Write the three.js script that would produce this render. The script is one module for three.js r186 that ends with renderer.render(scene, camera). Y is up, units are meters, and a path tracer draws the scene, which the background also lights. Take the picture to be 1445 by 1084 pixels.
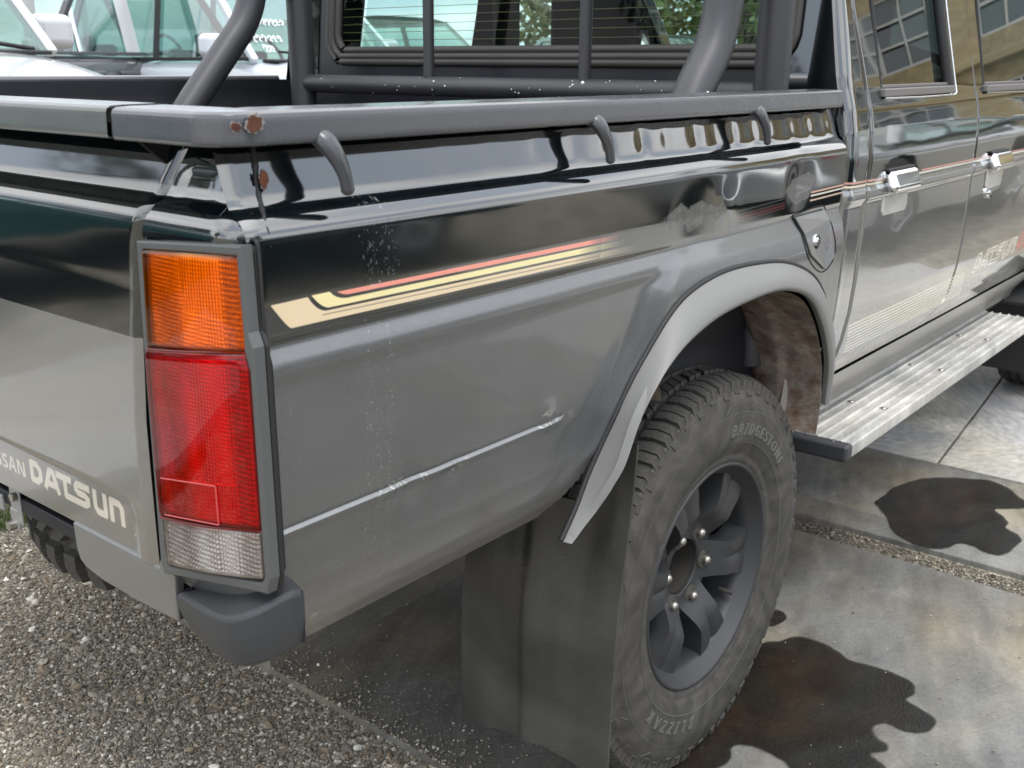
import * as THREE from 'three';
import { mergeGeometries, mergeVertices, toCreasedNormals } from 'three/addons/utils/BufferGeometryUtils.js';
import { RoundedBoxGeometry } from 'three/addons/geometries/RoundedBoxGeometry.js';
import { FontLoader } from 'three/addons/loaders/FontLoader.js';
import { TextGeometry } from 'three/addons/geometries/TextGeometry.js';
import { ImprovedNoise } from 'three/addons/math/ImprovedNoise.js';

// ---------------------------------------------------------------- camera, sky, light, exposure
// x runs towards the front of the pickup, y up, z towards its right-hand side; metres
const scene = new THREE.Scene();
const camera = new THREE.PerspectiveCamera(40.7046, 1445 / 1084, 0.05, 600);
{
  const yaw = 0.6820744, pitch = 0.2994185, roll = 0.0065554;
  camera.position.set(-0.72775, 1.20613, 1.54567);
  camera.lookAt(camera.position.x + Math.cos(pitch) * Math.cos(yaw), camera.position.y - Math.sin(pitch), camera.position.z - Math.cos(pitch) * Math.sin(yaw));
  camera.rotateZ(roll);
  camera.focus = 1.5;
  camera.userData.fStop = 11;
}
const SUN_DIR = new THREE.Vector3(-0.25, 1.0, 0.42).normalize();
const noise = new ImprovedNoise();
const fbm = (x, y, z, o = 5) => { let s = 0, a = 0.5, f = 1; for (let i = 0; i < o; i++) { s += a * noise.noise(x * f, y * f, z * f); a *= 0.5; f *= 2.03; } return s; };
const clamp = (v, a = 0, b = 1) => Math.min(b, Math.max(a, v));
const sstep = (a, b, v) => { const t = clamp((v - a) / (b - a)); return t * t * (3 - 2 * t); };
const lerp = (a, b, t) => a + (b - a) * t;
function rng(seed) { let s = seed >>> 0; return () => { s = (s + 0x6d2b79f5) | 0; let t = Math.imul(s ^ (s >>> 15), 1 | s); t = (t + Math.imul(t ^ (t >>> 7), 61 | t)) ^ t; return ((t ^ (t >>> 14)) >>> 0) / 4294967296; }; }
{
  // bright broken overcast, computed
  const W = 1024, H = 512, d = new Float32Array(W * H * 4);
  for (let r = 0; r < H; r++) for (let c = 0; c < W; c++) {
    const up = ((r + 0.5) / H - 0.5) * Math.PI, az = ((c + 0.5) / W - 0.5) * 2 * Math.PI;
    const x = Math.cos(up) * Math.cos(az), y = Math.sin(up), z = Math.cos(up) * Math.sin(az);
    const i = (r * W + c) * 4;
    if (y < 0) { d[i] = 0.25; d[i + 1] = 0.24; d[i + 2] = 0.23; d[i + 3] = 1; continue; }
    const k = 1 / (y + 0.22);
    const n = fbm(x * k * 1.1 + 3.1, y * 2, z * k * 1.1 + 7.7, 6), m = fbm(x * k * 0.45 + 11, 2.2, z * k * 0.45 - 4, 4);
    const cover = sstep(-0.16, 0.2, n + 0.7 * m + 0.07);
    const body = 0.92 + 0.75 * clamp(n * 1.3 + 0.22) + 0.35 * m;
    const glow = 1 + 0.45 * Math.max(0, x * SUN_DIR.x + y * SUN_DIR.y + z * SUN_DIR.z) ** 4;
    const blue = [0.52, 0.66, 0.86], cl = [1.02 * body, 1.03 * body, 1.05 * body];
    for (let q = 0; q < 3; q++) d[i + q] = lerp(blue[q], cl[q], 0.35 + 0.65 * cover) * glow * lerp(1.0, 1.25, sstep(0.0, 0.9, y));
    d[i + 3] = 1;
  }
  const t = new THREE.DataTexture(d, W, H, THREE.RGBAFormat, THREE.FloatType);
  t.mapping = THREE.EquirectangularReflectionMapping; t.magFilter = THREE.LinearFilter; t.minFilter = THREE.LinearFilter; t.needsUpdate = true;
  scene.background = t; scene.environment = t;
}
const sun = new THREE.DirectionalLight(new THREE.Color(1.0, 0.96, 0.9), 1.05);
sun.position.copy(SUN_DIR).multiplyScalar(30); sun.castShadow = true; sun.shadow.radius = 28; sun.shadow.mapSize.set(2048, 2048);
Object.assign(sun.shadow.camera, { left: -14, right: 14, top: 14, bottom: -14, near: 1, far: 80 });
scene.add(sun); scene.add(sun.target);
const renderer = new THREE.WebGLRenderer({ antialias: true });
renderer.toneMapping = THREE.LinearToneMapping; renderer.toneMappingExposure = 1.6; renderer.shadowMap.enabled = true;

// ---------------------------------------------------------------- helpers
const used = new Map();
function numbered(n) { const k = used.get(n) || 0; used.set(n, k + 1); return k ? n + '_' + String(k).padStart(3, '0') : n; }
const lin = (r, g, b) => new THREE.Color().setRGB(r, g, b);
function phys(o) { const m = new THREE.MeshPhysicalMaterial(o); m.side = THREE.DoubleSide; return m; }
function mesh(name, geo, mat, parent) { const g = Array.isArray(geo) ? merge(geo) : geo; const m = new THREE.Mesh(g, mat); m.name = numbered(name); m.castShadow = m.receiveShadow = true; parent.add(m); return m; }
function merge(list) {
  const gs = list.map((g) => { const n = g.index ? g.toNonIndexed() : g.clone(); for (const k of Object.keys(n.attributes)) if (!['position', 'normal', 'uv'].includes(k)) n.deleteAttribute(k); if (!n.attributes.uv) n.setAttribute('uv', new THREE.BufferAttribute(new Float32Array(n.attributes.position.count * 2), 2)); if (!n.attributes.normal) n.computeVertexNormals(); return n; });
  return mergeGeometries(gs, false);
}
function group(name, parent, pos = [0, 0, 0]) { const g = new THREE.Group(); g.name = numbered(name); g.position.set(...pos); parent.add(g); return g; }
function thing(name, label, category, pos = [0, 0, 0], turn = 0, grp) { const g = group(name, scene, pos); g.rotation.y = turn; g.userData = { label, category }; if (grp) g.userData.group = grp; return g; }
function structure(name, geo, mat, label) { const m = mesh(name, geo, mat, scene); m.userData.kind = 'structure'; if (label) m.userData.label = label; return m; }
// grid surface; fn(u, v) -> [x, y, z] or [x, y, z, s, t]; us / vs: counts or lists of parameters; drop(u, v): leave that cell out
function grid(us, vs, fn, drop) {
  const U = Array.isArray(us) ? us : Array.from({ length: us + 1 }, (_, i) => i / us), V = Array.isArray(vs) ? vs : Array.from({ length: vs + 1 }, (_, i) => i / vs);
  const nu = U.length, nv = V.length, p = new Float32Array(nu * nv * 3), t = new Float32Array(nu * nv * 2), ix = [];
  for (let j = 0; j < nv; j++) for (let i = 0; i < nu; i++) { const q = fn(U[i], V[j]), k = j * nu + i; p[k * 3] = q[0]; p[k * 3 + 1] = q[1]; p[k * 3 + 2] = q[2]; t[k * 2] = q.length > 3 ? q[3] : U[i]; t[k * 2 + 1] = q.length > 3 ? q[4] : V[j]; }
  for (let j = 0; j < nv - 1; j++) for (let i = 0; i < nu - 1; i++) {
    if (drop && drop((U[i] + U[i + 1]) / 2, (V[j] + V[j + 1]) / 2)) continue;
    const a = j * nu + i, b = a + 1, c = a + nu, e = c + 1; ix.push(a, b, e, a, e, c);
  }
  const g = new THREE.BufferGeometry(); g.setAttribute('position', new THREE.BufferAttribute(p, 3)); g.setAttribute('uv', new THREE.BufferAttribute(t, 2)); g.setIndex(ix); g.computeVertexNormals(); return g;
}
const V3 = (a) => new THREE.Vector3(a[0], a[1], a[2]);
function tube(pts, r, seg = 40, rs = 12, closed = false, tension = 0.5) { return new THREE.TubeGeometry(new THREE.CatmullRomCurve3(pts.map(V3), closed, 'catmullrom', tension), seg, r, rs, closed); }
function capsTube(pts, r, seg = 40, rs = 12) { const a = V3(pts[0]), b = V3(pts[pts.length - 1]); const s1 = new THREE.SphereGeometry(r, rs, 8).translate(a.x, a.y, a.z), s2 = new THREE.SphereGeometry(r, rs, 8).translate(b.x, b.y, b.z); return merge([tube(pts, r, seg, rs), s1, s2]); }
// tube whose radius varies: rad(t)
function taper(pts, rad, seg = 24, rs = 10, flat = 1) {
  const c = new THREE.CatmullRomCurve3(pts.map(V3)), f = c.computeFrenetFrames(seg, false);
  const g = grid(rs, seg, (u, v) => { const i = Math.round(v * seg), P = c.getPointAt(v), a = u * Math.PI * 2, r = rad(v), n = f.normals[i], b = f.binormals[i]; return [P.x + (n.x * Math.cos(a) + b.x * Math.sin(a) * flat) * r, P.y + (n.y * Math.cos(a) + b.y * Math.sin(a) * flat) * r, P.z + (n.z * Math.cos(a) + b.z * Math.sin(a) * flat) * r]; });
  return g;
}
function box(w, h, d, x, y, z, r = 0.004, s = 2) { const q = Math.min(r, w * 0.49, h * 0.49, d * 0.49); return new RoundedBoxGeometry(w, h, d, s, q).translate(x, y, z); }
function bar(a, b, w, h) { const A = V3(a), B = V3(b), L = A.distanceTo(B), g = new RoundedBoxGeometry(w, h, L, 1, Math.min(w, h) * 0.2); const o = new THREE.Object3D(); o.position.copy(A).add(B).multiplyScalar(0.5); o.lookAt(B); o.updateMatrix(); return g.applyMatrix4(o.matrix); }
function cyl(r1, r2, h, x, y, z, axis = 'y', seg = 24) { const g = new THREE.CylinderGeometry(r1, r2, h, seg); if (axis === 'z') g.rotateX(Math.PI / 2); if (axis === 'x') g.rotateZ(-Math.PI / 2); return g.translate(x, y, z); }
function polyShape(pts) { const s = new THREE.Shape(); pts.forEach((p, i) => (i ? s.lineTo(p[0], p[1]) : s.moveTo(p[0], p[1]))); s.closePath(); return s; }
// a polygon given in (x, y), pushed out along z from z0 by d, edges bevelled
function slab(pts, z0, d, bevel = 0.001, holes = []) { const s = polyShape(pts); holes.forEach((h) => s.holes.push(new THREE.Path(h.map((p) => new THREE.Vector2(p[0], p[1]))))); const g = new THREE.ExtrudeGeometry(s, { depth: Math.max(1e-4, d - 2 * bevel), bevelEnabled: bevel > 0, bevelThickness: bevel, bevelSize: bevel, bevelOffset: -bevel, bevelSegments: 2, curveSegments: 8 }); return g.translate(0, 0, z0 + bevel); }
function canvas(w, h, draw) { const c = document.createElement('canvas'); c.width = w; c.height = h; draw(c.getContext('2d'), w, h); return c; }
function tex(c, srgb = true, repeat) { const t = new THREE.CanvasTexture(c); if (srgb) t.colorSpace = THREE.SRGBColorSpace; t.wrapS = t.wrapT = repeat ? THREE.RepeatWrapping : THREE.ClampToEdgeWrapping; if (repeat) t.repeat.set(repeat, repeat); return t; }
// tileable-looking noise map, byte RGB; f(x, y) -> [r, g, b] 0..255, x and y in 0..1
function noiseTex(n, f, srgb = true, repeat = 1) { const d = new Uint8Array(n * n * 4); for (let y = 0; y < n; y++) for (let x = 0; x < n; x++) { const q = f(x / n, y / n), i = (y * n + x) * 4; d[i] = clamp(q[0], 0, 255); d[i + 1] = clamp(q[1], 0, 255); d[i + 2] = clamp(q[2], 0, 255); d[i + 3] = 255; } const t = new THREE.DataTexture(d, n, n); t.magFilter = THREE.LinearFilter; t.minFilter = THREE.LinearFilter; if (srgb) t.colorSpace = THREE.SRGBColorSpace; t.wrapS = t.wrapT = THREE.RepeatWrapping; t.repeat.set(repeat, repeat); t.needsUpdate = true; return t; }
// periodic fbm over the unit square
const pfbm = (x, y, f, o = 5, s = 0) => { const a = x * 2 * Math.PI, b = y * 2 * Math.PI, k = f / (2 * Math.PI); return fbm(Math.cos(a) * k + s, Math.sin(a) * k + Math.cos(b) * k * 1.3 + s * 2, Math.sin(b) * k * 1.3 - s, o); };

// ---------------------------------------------------------------- materials
const grainBump = noiseTex(256, (x, y) => { const v = 128 + 170 * pfbm(x, y, 34, 3) + 60 * pfbm(x, y, 80, 2, 5); return [v, v, v]; }, false);
const smudge = noiseTex(512, (x, y) => { const v = 150 + 130 * pfbm(x, y, 7, 5, 3) + 60 * pfbm(x, y, 40, 3, 9); return [v, v, v]; }, false);
const orangePeel = noiseTex(256, (x, y) => { const v = 128 + 150 * pfbm(x, y, 9, 2, 4); return [v, v, v]; }, false);
function withRepeat(t, u, v = u) { const c = t.clone(); c.repeat.set(u, v); c.needsUpdate = true; return c; }
const M = {
  darkPaint: phys({ color: lin(0.0028, 0.0055, 0.0075), roughness: 0.05, ior: 2.0, clearcoat: 1, clearcoatRoughness: 0.03 }),
  silverPaint: phys({ color: lin(0.2, 0.2, 0.2), metalness: 0.6, roughness: 0.36, clearcoat: 0.7, clearcoatRoughness: 0.08 }),
  flare: phys({ color: lin(0.165, 0.164, 0.158), metalness: 0.1, roughness: 0.55, clearcoat: 0.1, clearcoatRoughness: 0.3, bumpMap: withRepeat(grainBump, 6), bumpScale: 0.0001 }),
  seal: phys({ color: lin(0.012, 0.012, 0.013), roughness: 0.6 }),
  blackGap: phys({ color: lin(0.006, 0.006, 0.007), roughness: 0.9 }),
  plasticGrey: phys({ color: lin(0.03, 0.032, 0.036), roughness: 0.48, bumpMap: withRepeat(grainBump, 40), bumpScale: 0.00025 }),
  railCap: phys({ color: lin(0.054, 0.056, 0.063), roughness: 0.45, roughnessMap: withRepeat(smudge, 2), clearcoat: 0.5, clearcoatRoughness: 0.22 }),
  bezel: phys({ color: lin(0.075, 0.079, 0.08), roughness: 0.42 }),
  powder: phys({ color: lin(0.032, 0.032, 0.036), roughness: 0.42, bumpMap: withRepeat(grainBump, 30), bumpScale: 0.00012 }),
  rubber: phys({ color: lin(0.082, 0.080, 0.076), roughness: 0.78, map: noiseTex(256, (x, y) => { const v = 205 + 110 * pfbm(x, y, 9, 5, 2); return [v, v * 0.98, v * 0.95]; }), bumpMap: withRepeat(grainBump, 12), bumpScale: 0.0002 }),
  rim: phys({ color: lin(0.026, 0.027, 0.029), roughness: 0.5, bumpMap: withRepeat(grainBump, 8), bumpScale: 0.00008 }),
  steelNut: phys({ color: lin(0.42, 0.4, 0.37), metalness: 1, roughness: 0.38 }),
  rustyHub: phys({ color: lin(0.032, 0.028, 0.024), metalness: 0.2, roughness: 0.8, bumpMap: withRepeat(grainBump, 6), bumpScale: 0.0008 }),
  chrome: phys({ color: lin(0.78, 0.8, 0.82), metalness: 1, roughness: 0.06 }),
  alu: phys({ color: lin(0.64, 0.64, 0.625), metalness: 0.25, roughness: 0.5, map: noiseTex(512, (x, y) => { const v = 215 + 90 * pfbm(x, y, 6, 5, 8) + 30 * pfbm(x, y, 60, 2, 1), w = clamp(0.75 + 0.8 * pfbm(x, y, 5, 4, 14)); return [v, v * lerp(0.96, 1, w), v * lerp(0.91, 0.995, w)]; }) }),
  underbody: phys({ color: lin(0.016, 0.015, 0.014), roughness: 0.9 }),
  wheelWell: phys({ color: lin(0.3, 0.265, 0.23), roughness: 0.9, map: noiseTex(512, (x, y) => { const v = 195 + 90 * pfbm(x, y, 8, 6, 6) + 50 * pfbm(x, y, 50, 3, 16), r = clamp(0.1 + 1.6 * pfbm(x, y, 20, 5, 21)); return [v * lerp(1, 0.72, r), v * lerp(0.97, 0.55, r), v * lerp(0.94, 0.46, r)]; }), bumpMap: withRepeat(grainBump, 4), bumpScale: 0.001 }),
  glass: phys({ color: lin(0.66, 0.79, 0.75), transmission: 1, roughness: 0.0, thickness: 0, ior: 1.5 }),
  sideGlass: phys({ color: lin(0.025, 0.035, 0.033), transmission: 1, roughness: 0.0, thickness: 0, ior: 2.3 }),
  carGlass: phys({ color: lin(0.55, 0.70, 0.66), transmission: 1, roughness: 0.0, thickness: 0, ior: 2.4 }),
  rearGlass: phys({ color: lin(0.70, 0.85, 0.79), transmission: 1, roughness: 0.0, thickness: 0, ior: 1.5, specularIntensity: 0.25 }),
  seat: phys({ color: lin(0.007, 0.007, 0.008), roughness: 0.95 }),
  interior: phys({ color: lin(0.012, 0.012, 0.012), roughness: 0.85 }),
  rust: phys({ color: lin(0.22, 0.085, 0.05), roughness: 0.95, map: noiseTex(128, (x, y) => { const v = 190 + 260 * pfbm(x, y, 12, 4, 3); return [v, v * 0.95, v * 0.9]; }), bumpMap: withRepeat(grainBump, 1), bumpScale: 0.002 }),
  white: phys({ color: lin(0.44, 0.445, 0.46), roughness: 0.3, clearcoat: 1, clearcoatRoughness: 0.05 }),
  hook: phys({ color: lin(0.04, 0.042, 0.048), roughness: 0.32, clearcoat: 0.3, clearcoatRoughness: 0.2 }),
};
// ---------------------------------------------------------------- ground and paving
const G0 = -0.012;   // level of the gravel
{
  const dirt = noiseTex(1024, (x, y) => { const a = pfbm(x, y, 60, 3, 2), b = pfbm(x, y, 6, 5, 7), c = pfbm(x, y, 160, 2, 4); const v = 122 + 110 * a + 60 * b + 80 * c; return [v * 1.05, v, v * 0.88]; }, true, 400);
  const dirtB = noiseTex(512, (x, y) => { const v = 128 + 200 * pfbm(x, y, 60, 3, 2); return [v, v, v]; }, false, 400);
  const m = phys({ map: dirt, roughness: 0.95, bumpMap: dirtB, bumpScale: 0.012 });
  const g = grid(60, 60, (u, v) => { const X = (u - 0.5) * 400, Z = (v - 0.5) * 400; return [X, G0 - 0.004, Z]; });
  structure('ground', g, m, 'grey gravel yard under and behind the pickup');
}
// a sheet lying on the ground: outline in (x, z), top at y, thickness d
function sheet(name, pts, y, d, mat, label, uvScale = 1) {
  const s = polyShape(pts.map((p) => [p[0], -p[1]]));
  const g = new THREE.ExtrudeGeometry(s, { depth: d, bevelEnabled: true, bevelThickness: Math.min(0.002, d * 0.3), bevelSize: 0.002, bevelOffset: -0.002, bevelSegments: 1 });
  g.rotateX(-Math.PI / 2).translate(0, y - d - Math.min(0.002, d * 0.3), 0);
  const p = g.attributes.position, t = g.attributes.uv;
  for (let i = 0; i < p.count; i++) t.setXY(i, p.getX(i) * uvScale, p.getZ(i) * uvScale);
  return structure(name, g, mat, label);
}
const plateTex = canvas(2048, 2048, (c, w, h) => {
  const im = c.createImageData(w, h), d = im.data;
  for (let y = 0; y < h; y++) for (let x = 0; x < w; x++) {
    const X = x / w * 2, Y = y / h * 2;                      // metres along x and z
    const big = fbm(X * 1.6, Y * 2.6, 3.3, 5), mid = fbm(X * 6, Y * 9, 1.7, 4), fine = noise.noise(X * 160, Y * 160, 0.5), str = fbm(X * 4 + Y * 2, Y * 26 - X * 10, 9.1, 3);
    let v = 112 + 44 * big + 36 * mid + 10 * fine + 16 * str;
    const tan = clamp(0.35 + 1.7 * fbm(X * 2.2 + 7, Y * 3 + 2, 8.8, 4)), pale = sstep(0.05, 0.5, fbm(X * 3.5 + Y * 2, Y * 5 - X * 3 - 8, 2.6, 6) + 0.12 * str);
    v += 22 * pale;
    const i = (y * w + x) * 4; d[i] = v * lerp(0.99, 1.06, tan); d[i + 1] = v; d[i + 2] = v * lerp(1.0, 0.87, tan); d[i + 3] = 255;
  }
  c.putImageData(im, 0, 0);
  const r = rng(5);
  for (let i = 0; i < 1100; i++) { const x = r() * w, y = r() * h, a = -0.9 + r() * 0.5 + (r() < 0.2 ? 1.6 : 0), l = 20 + r() * 130; c.strokeStyle = `rgba(${r() < 0.6 ? '190,184,172' : '50,48,46'},${0.05 + r() * 0.14})`; c.lineWidth = 0.7 + r() * 2; c.beginPath(); c.moveTo(x, y); c.quadraticCurveTo(x + Math.cos(a) * l * 0.5 + r() * 12, y + Math.sin(a) * l * 0.5, x + Math.cos(a) * l, y + Math.sin(a) * l); c.stroke(); }
  for (let i = 0; i < 700; i++) { c.fillStyle = `rgba(${r() < 0.6 ? '200,195,182' : '30,28,26'},${0.2 + r() * 0.5})`; c.beginPath(); c.arc(r() * w, r() * h, 0.6 + r() * 1.6, 0, 7); c.fill(); }
});
const plateMap = tex(plateTex, true, 0.5);
const plateRough = noiseTex(512, (x, y) => { const v = 150 + 150 * pfbm(x, y, 6, 5, 4); return [v, v, v]; }, false, 0.5);
const plateMat = phys({ map: plateMap, color: lin(0.82, 0.795, 0.75), roughness: 0.92, bumpMap: withRepeat(grainBump, 3), bumpScale: 0.0012 });
const plate2Mat = phys({ map: plateMap, color: lin(1.05, 1.0, 0.92), roughness: 0.95, bumpMap: withRepeat(grainBump, 3), bumpScale: 0.0012 });
const slabMap = noiseTex(1024, (x, y) => { const b = 0.55 * pfbm(x, y, 5, 5, 5), f = pfbm(x, y, 70, 3, 8), t = clamp(0.35 + 1.6 * pfbm(x, y, 4, 4, 12)); const v = 172 + 60 * b + 46 * f; return [v, v * lerp(0.99, 0.965, t), v * lerp(0.985, 0.87, t)]; }, true, 0.45);
const slabMat = phys({ map: slabMap, color: lin(0.95, 0.95, 0.94), roughness: 0.85, bumpMap: withRepeat(grainBump, 4), bumpScale: 0.0015 });
const wob = (x0, z0, x1, z1, n, a, seed) => Array.from({ length: n }, (_, i) => { const t = i / n; return [lerp(x0, x1, t) + a * fbm(t * 9, seed, 1.5, 3) * (i ? 1 : 0), lerp(z0, z1, t) + a * fbm(t * 9, seed + 5, 2.5, 3) * (i ? 1 : 0)]; });
sheet('steel_plate', [...wob(0.42, -1.05, 0.425, 3.2, 40, 0.012, 3), ...wob(0.42, 3.2, 1.8, 3.2, 4, 0, 3), ...wob(1.775, 3.2, 1.765, -1.05, 30, 0.014, 8), [1.765, -1.05]], 0, 0.012, plateMat, 'dark scuffed ground plate under the rear wheel of the pickup');
sheet('steel_plate', [...wob(1.862, -1.05, 1.9, 3.2, 30, 0.006, 23), [2.509, 3.2], [2.505, -1.05]], 0.0, 0.014, plate2Mat, 'paler ground plate beyond the strip of grit');
sheet('concrete_slab', [[2.52, -1.2], [2.522, 0.652], [5.2, 0.40], [5.2, -1.2]], 0.0, 0.05, slabMat, 'pale slab under the front half of the pickup');
sheet('concrete_slab', [[2.523, 0.662], [2.53, 3.4], [5.2, 3.4], [5.2, 0.41]], 0.001, 0.05, slabMat, 'pale slab beside the running board');
sheet('concrete_slab', [[-3, -1.27], [1.6, -1.3], [1.6, -2.6], [-3, -2.6]], 0.03, 0.08, slabMat, 'pale concrete kerb slab behind the left side of the pickup');
// the wet patches: thin dark films on the plates, edges rounded by Catmull-Rom
const wetMat = phys({ map: noiseTex(512, (x, y) => { const v = 205 + 130 * pfbm(x, y, 6, 5, 2) + 40 * pfbm(x, y, 50, 3, 4), t = clamp(0.5 + 1.5 * pfbm(x, y, 4, 4, 11)); return [v * lerp(0.9, 1.1, t), v * 0.93, v * lerp(0.92, 0.74, t)]; }), color: lin(0.024, 0.022, 0.02), roughness: 0.42, specularIntensity: 0.45, bumpMap: withRepeat(grainBump, 3), bumpScale: 0.001 });
function puddle(pts, y, label, wig = 0.012) {
  const c = new THREE.CatmullRomCurve3(pts.map((p) => new THREE.Vector3(p[0], 0, p[1])), true, 'catmullrom', 0.5).getPoints(pts.length * 8);
  const o = c.map((p) => [p.x + wig * fbm(p.x * 30, p.z * 30, 4.4, 4), p.z + wig * fbm(p.x * 30, p.z * 30, 9.4, 4)]);
  const xs = o.map((p) => p[0]), zs = o.map((p) => p[1]), m = 0.03, x0 = Math.min(...xs) - m, x1 = Math.max(...xs) + m, z0 = Math.min(...zs) - m, z1 = Math.max(...zs) + m, N = 512;
  // how wet the ground is: full inside, soaking away at the rim, patchy
  const cv = canvas(N, N, (k) => { k.fillStyle = '#000'; k.fillRect(0, 0, N, N); k.fillStyle = '#fff'; k.beginPath(); o.forEach((p, i) => { const u = (p[0] - x0) / (x1 - x0) * N, v = (p[1] - z0) / (z1 - z0) * N; i ? k.lineTo(u, v) : k.moveTo(u, v); }); k.closePath(); k.fill(); });
  const src = cv.getContext('2d').getImageData(0, 0, N, N).data; let a = new Float32Array(N * N); for (let i = 0; i < N * N; i++) a[i] = src[i * 4] / 255;
  const R = Math.max(2, Math.round(0.009 / (x1 - x0) * N));
  for (let pass = 0; pass < 4; pass++) { const b = new Float32Array(N * N), hz = pass % 2; for (let q = 0; q < N; q++) { let s = 0; for (let p = -R; p <= R; p++) s += hz ? a[q * N + clamp(p, 0, N - 1)] : a[clamp(p, 0, N - 1) * N + q]; for (let p = 0; p < N; p++) { b[hz ? q * N + p : p * N + q] = s / (2 * R + 1); const add = clamp(p + R + 1, 0, N - 1), del = clamp(p - R, 0, N - 1); s += hz ? a[q * N + add] - a[q * N + del] : a[add * N + q] - a[del * N + q]; } } a = b; }
  const d = new Uint8Array(N * N * 4);
  for (let j = 0; j < N; j++) for (let i = 0; i < N; i++) { const X = x0 + i / N * (x1 - x0), Z = z0 + j / N * (z1 - z0), n = fbm(X * 26, Z * 26, 2.2, 5), w = a[j * N + i], e = sstep(0.30, 0.66, w + 0.55 * n * (1 - Math.abs(2 * w - 1))), body = 0.90 + 0.16 * fbm(X * 7, Z * 9, 6.6, 4) + 0.05 * noise.noise(X * 90, Z * 90, 1.5), v = 255 * clamp(e * body); const k = (j * N + i) * 4; d[k] = d[k + 1] = d[k + 2] = v; d[k + 3] = 255; }
  const t = new THREE.DataTexture(d, N, N); t.magFilter = THREE.LinearFilter; t.minFilter = THREE.LinearFilter; t.needsUpdate = true;
  const g = new THREE.ShapeGeometry(polyShape(o.map((p, i) => { const q = o[(i + 1) % o.length], r = o[(i + o.length - 1) % o.length], dx = q[0] - r[0], dz = q[1] - r[1], L = Math.hypot(dx, dz) || 1; return [p[0], p[1], dx / L, dz / L]; }).map((p) => [p[0] + 0.006 * p[3], -(p[1] - 0.006 * p[2])])));
  g.rotateX(-Math.PI / 2).translate(0, y, 0);
  const p = g.attributes.position, uv = g.attributes.uv; for (let i = 0; i < p.count; i++) uv.setXY(i, (p.getX(i) - x0) / (x1 - x0), (p.getZ(i) - z0) / (z1 - z0));
  const mat = wetMat.clone(); mat.alphaMap = t; mat.transparent = true; mat.side = THREE.DoubleSide;
  return structure('puddle', g, mat, label);
}
puddle([[1.043,0.728],[1.165,0.719],[1.204,0.747],[1.240,0.764],[1.252,0.805],[1.235,0.857],[1.223,0.893],[1.232,0.939],[1.231,0.987],[1.222,1.025],[1.194,1.037],[1.156,1.030],[1.144,1.068],[1.115,1.104],[1.074,1.096],[1.050,1.067],[1.056,1.033],[1.026,1.011],[0.999,1.032],[0.987,1.058],[0.967,1.060],[0.947,1.036],[0.933,1.057],[0.915,1.085],[0.86,1.12],[0.79,1.05],[0.784,0.987],[0.816,0.946],[0.825,0.914],[0.825,0.869],[0.802,0.835],[0.770,0.848],[0.73,0.845],[0.66,0.80],[0.70,0.6],[0.9,0.6]], 0.004, 'dark wet patch spreading from under the rear wheel');
puddle([[2.081,0.622],[2.167,0.628],[2.237,0.628],[2.337,0.661],[2.390,0.695],[2.432,0.767],[2.466,0.832],[2.440,0.887],[2.377,0.943],[2.340,0.978],[2.286,0.935],[2.251,0.902],[2.192,0.952],[2.138,0.959],[2.101,1.011],[2.048,1.014],[1.977,1.008],[1.949,0.974],[1.968,0.919],[1.952,0.887],[1.912,0.878],[1.875,0.835],[1.882,0.786],[1.924,0.732],[2.004,0.683]], 0.0045, 'brown wet patch on the paler plate');
puddle([[1.22,0.66],[1.237,0.694],[1.252,0.711],[1.289,0.718],[1.309,0.712],[1.325,0.691],[1.316,0.666],[1.26,0.64]], 0.0042, 'small wet spot by the tyre', 0.003);

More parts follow.
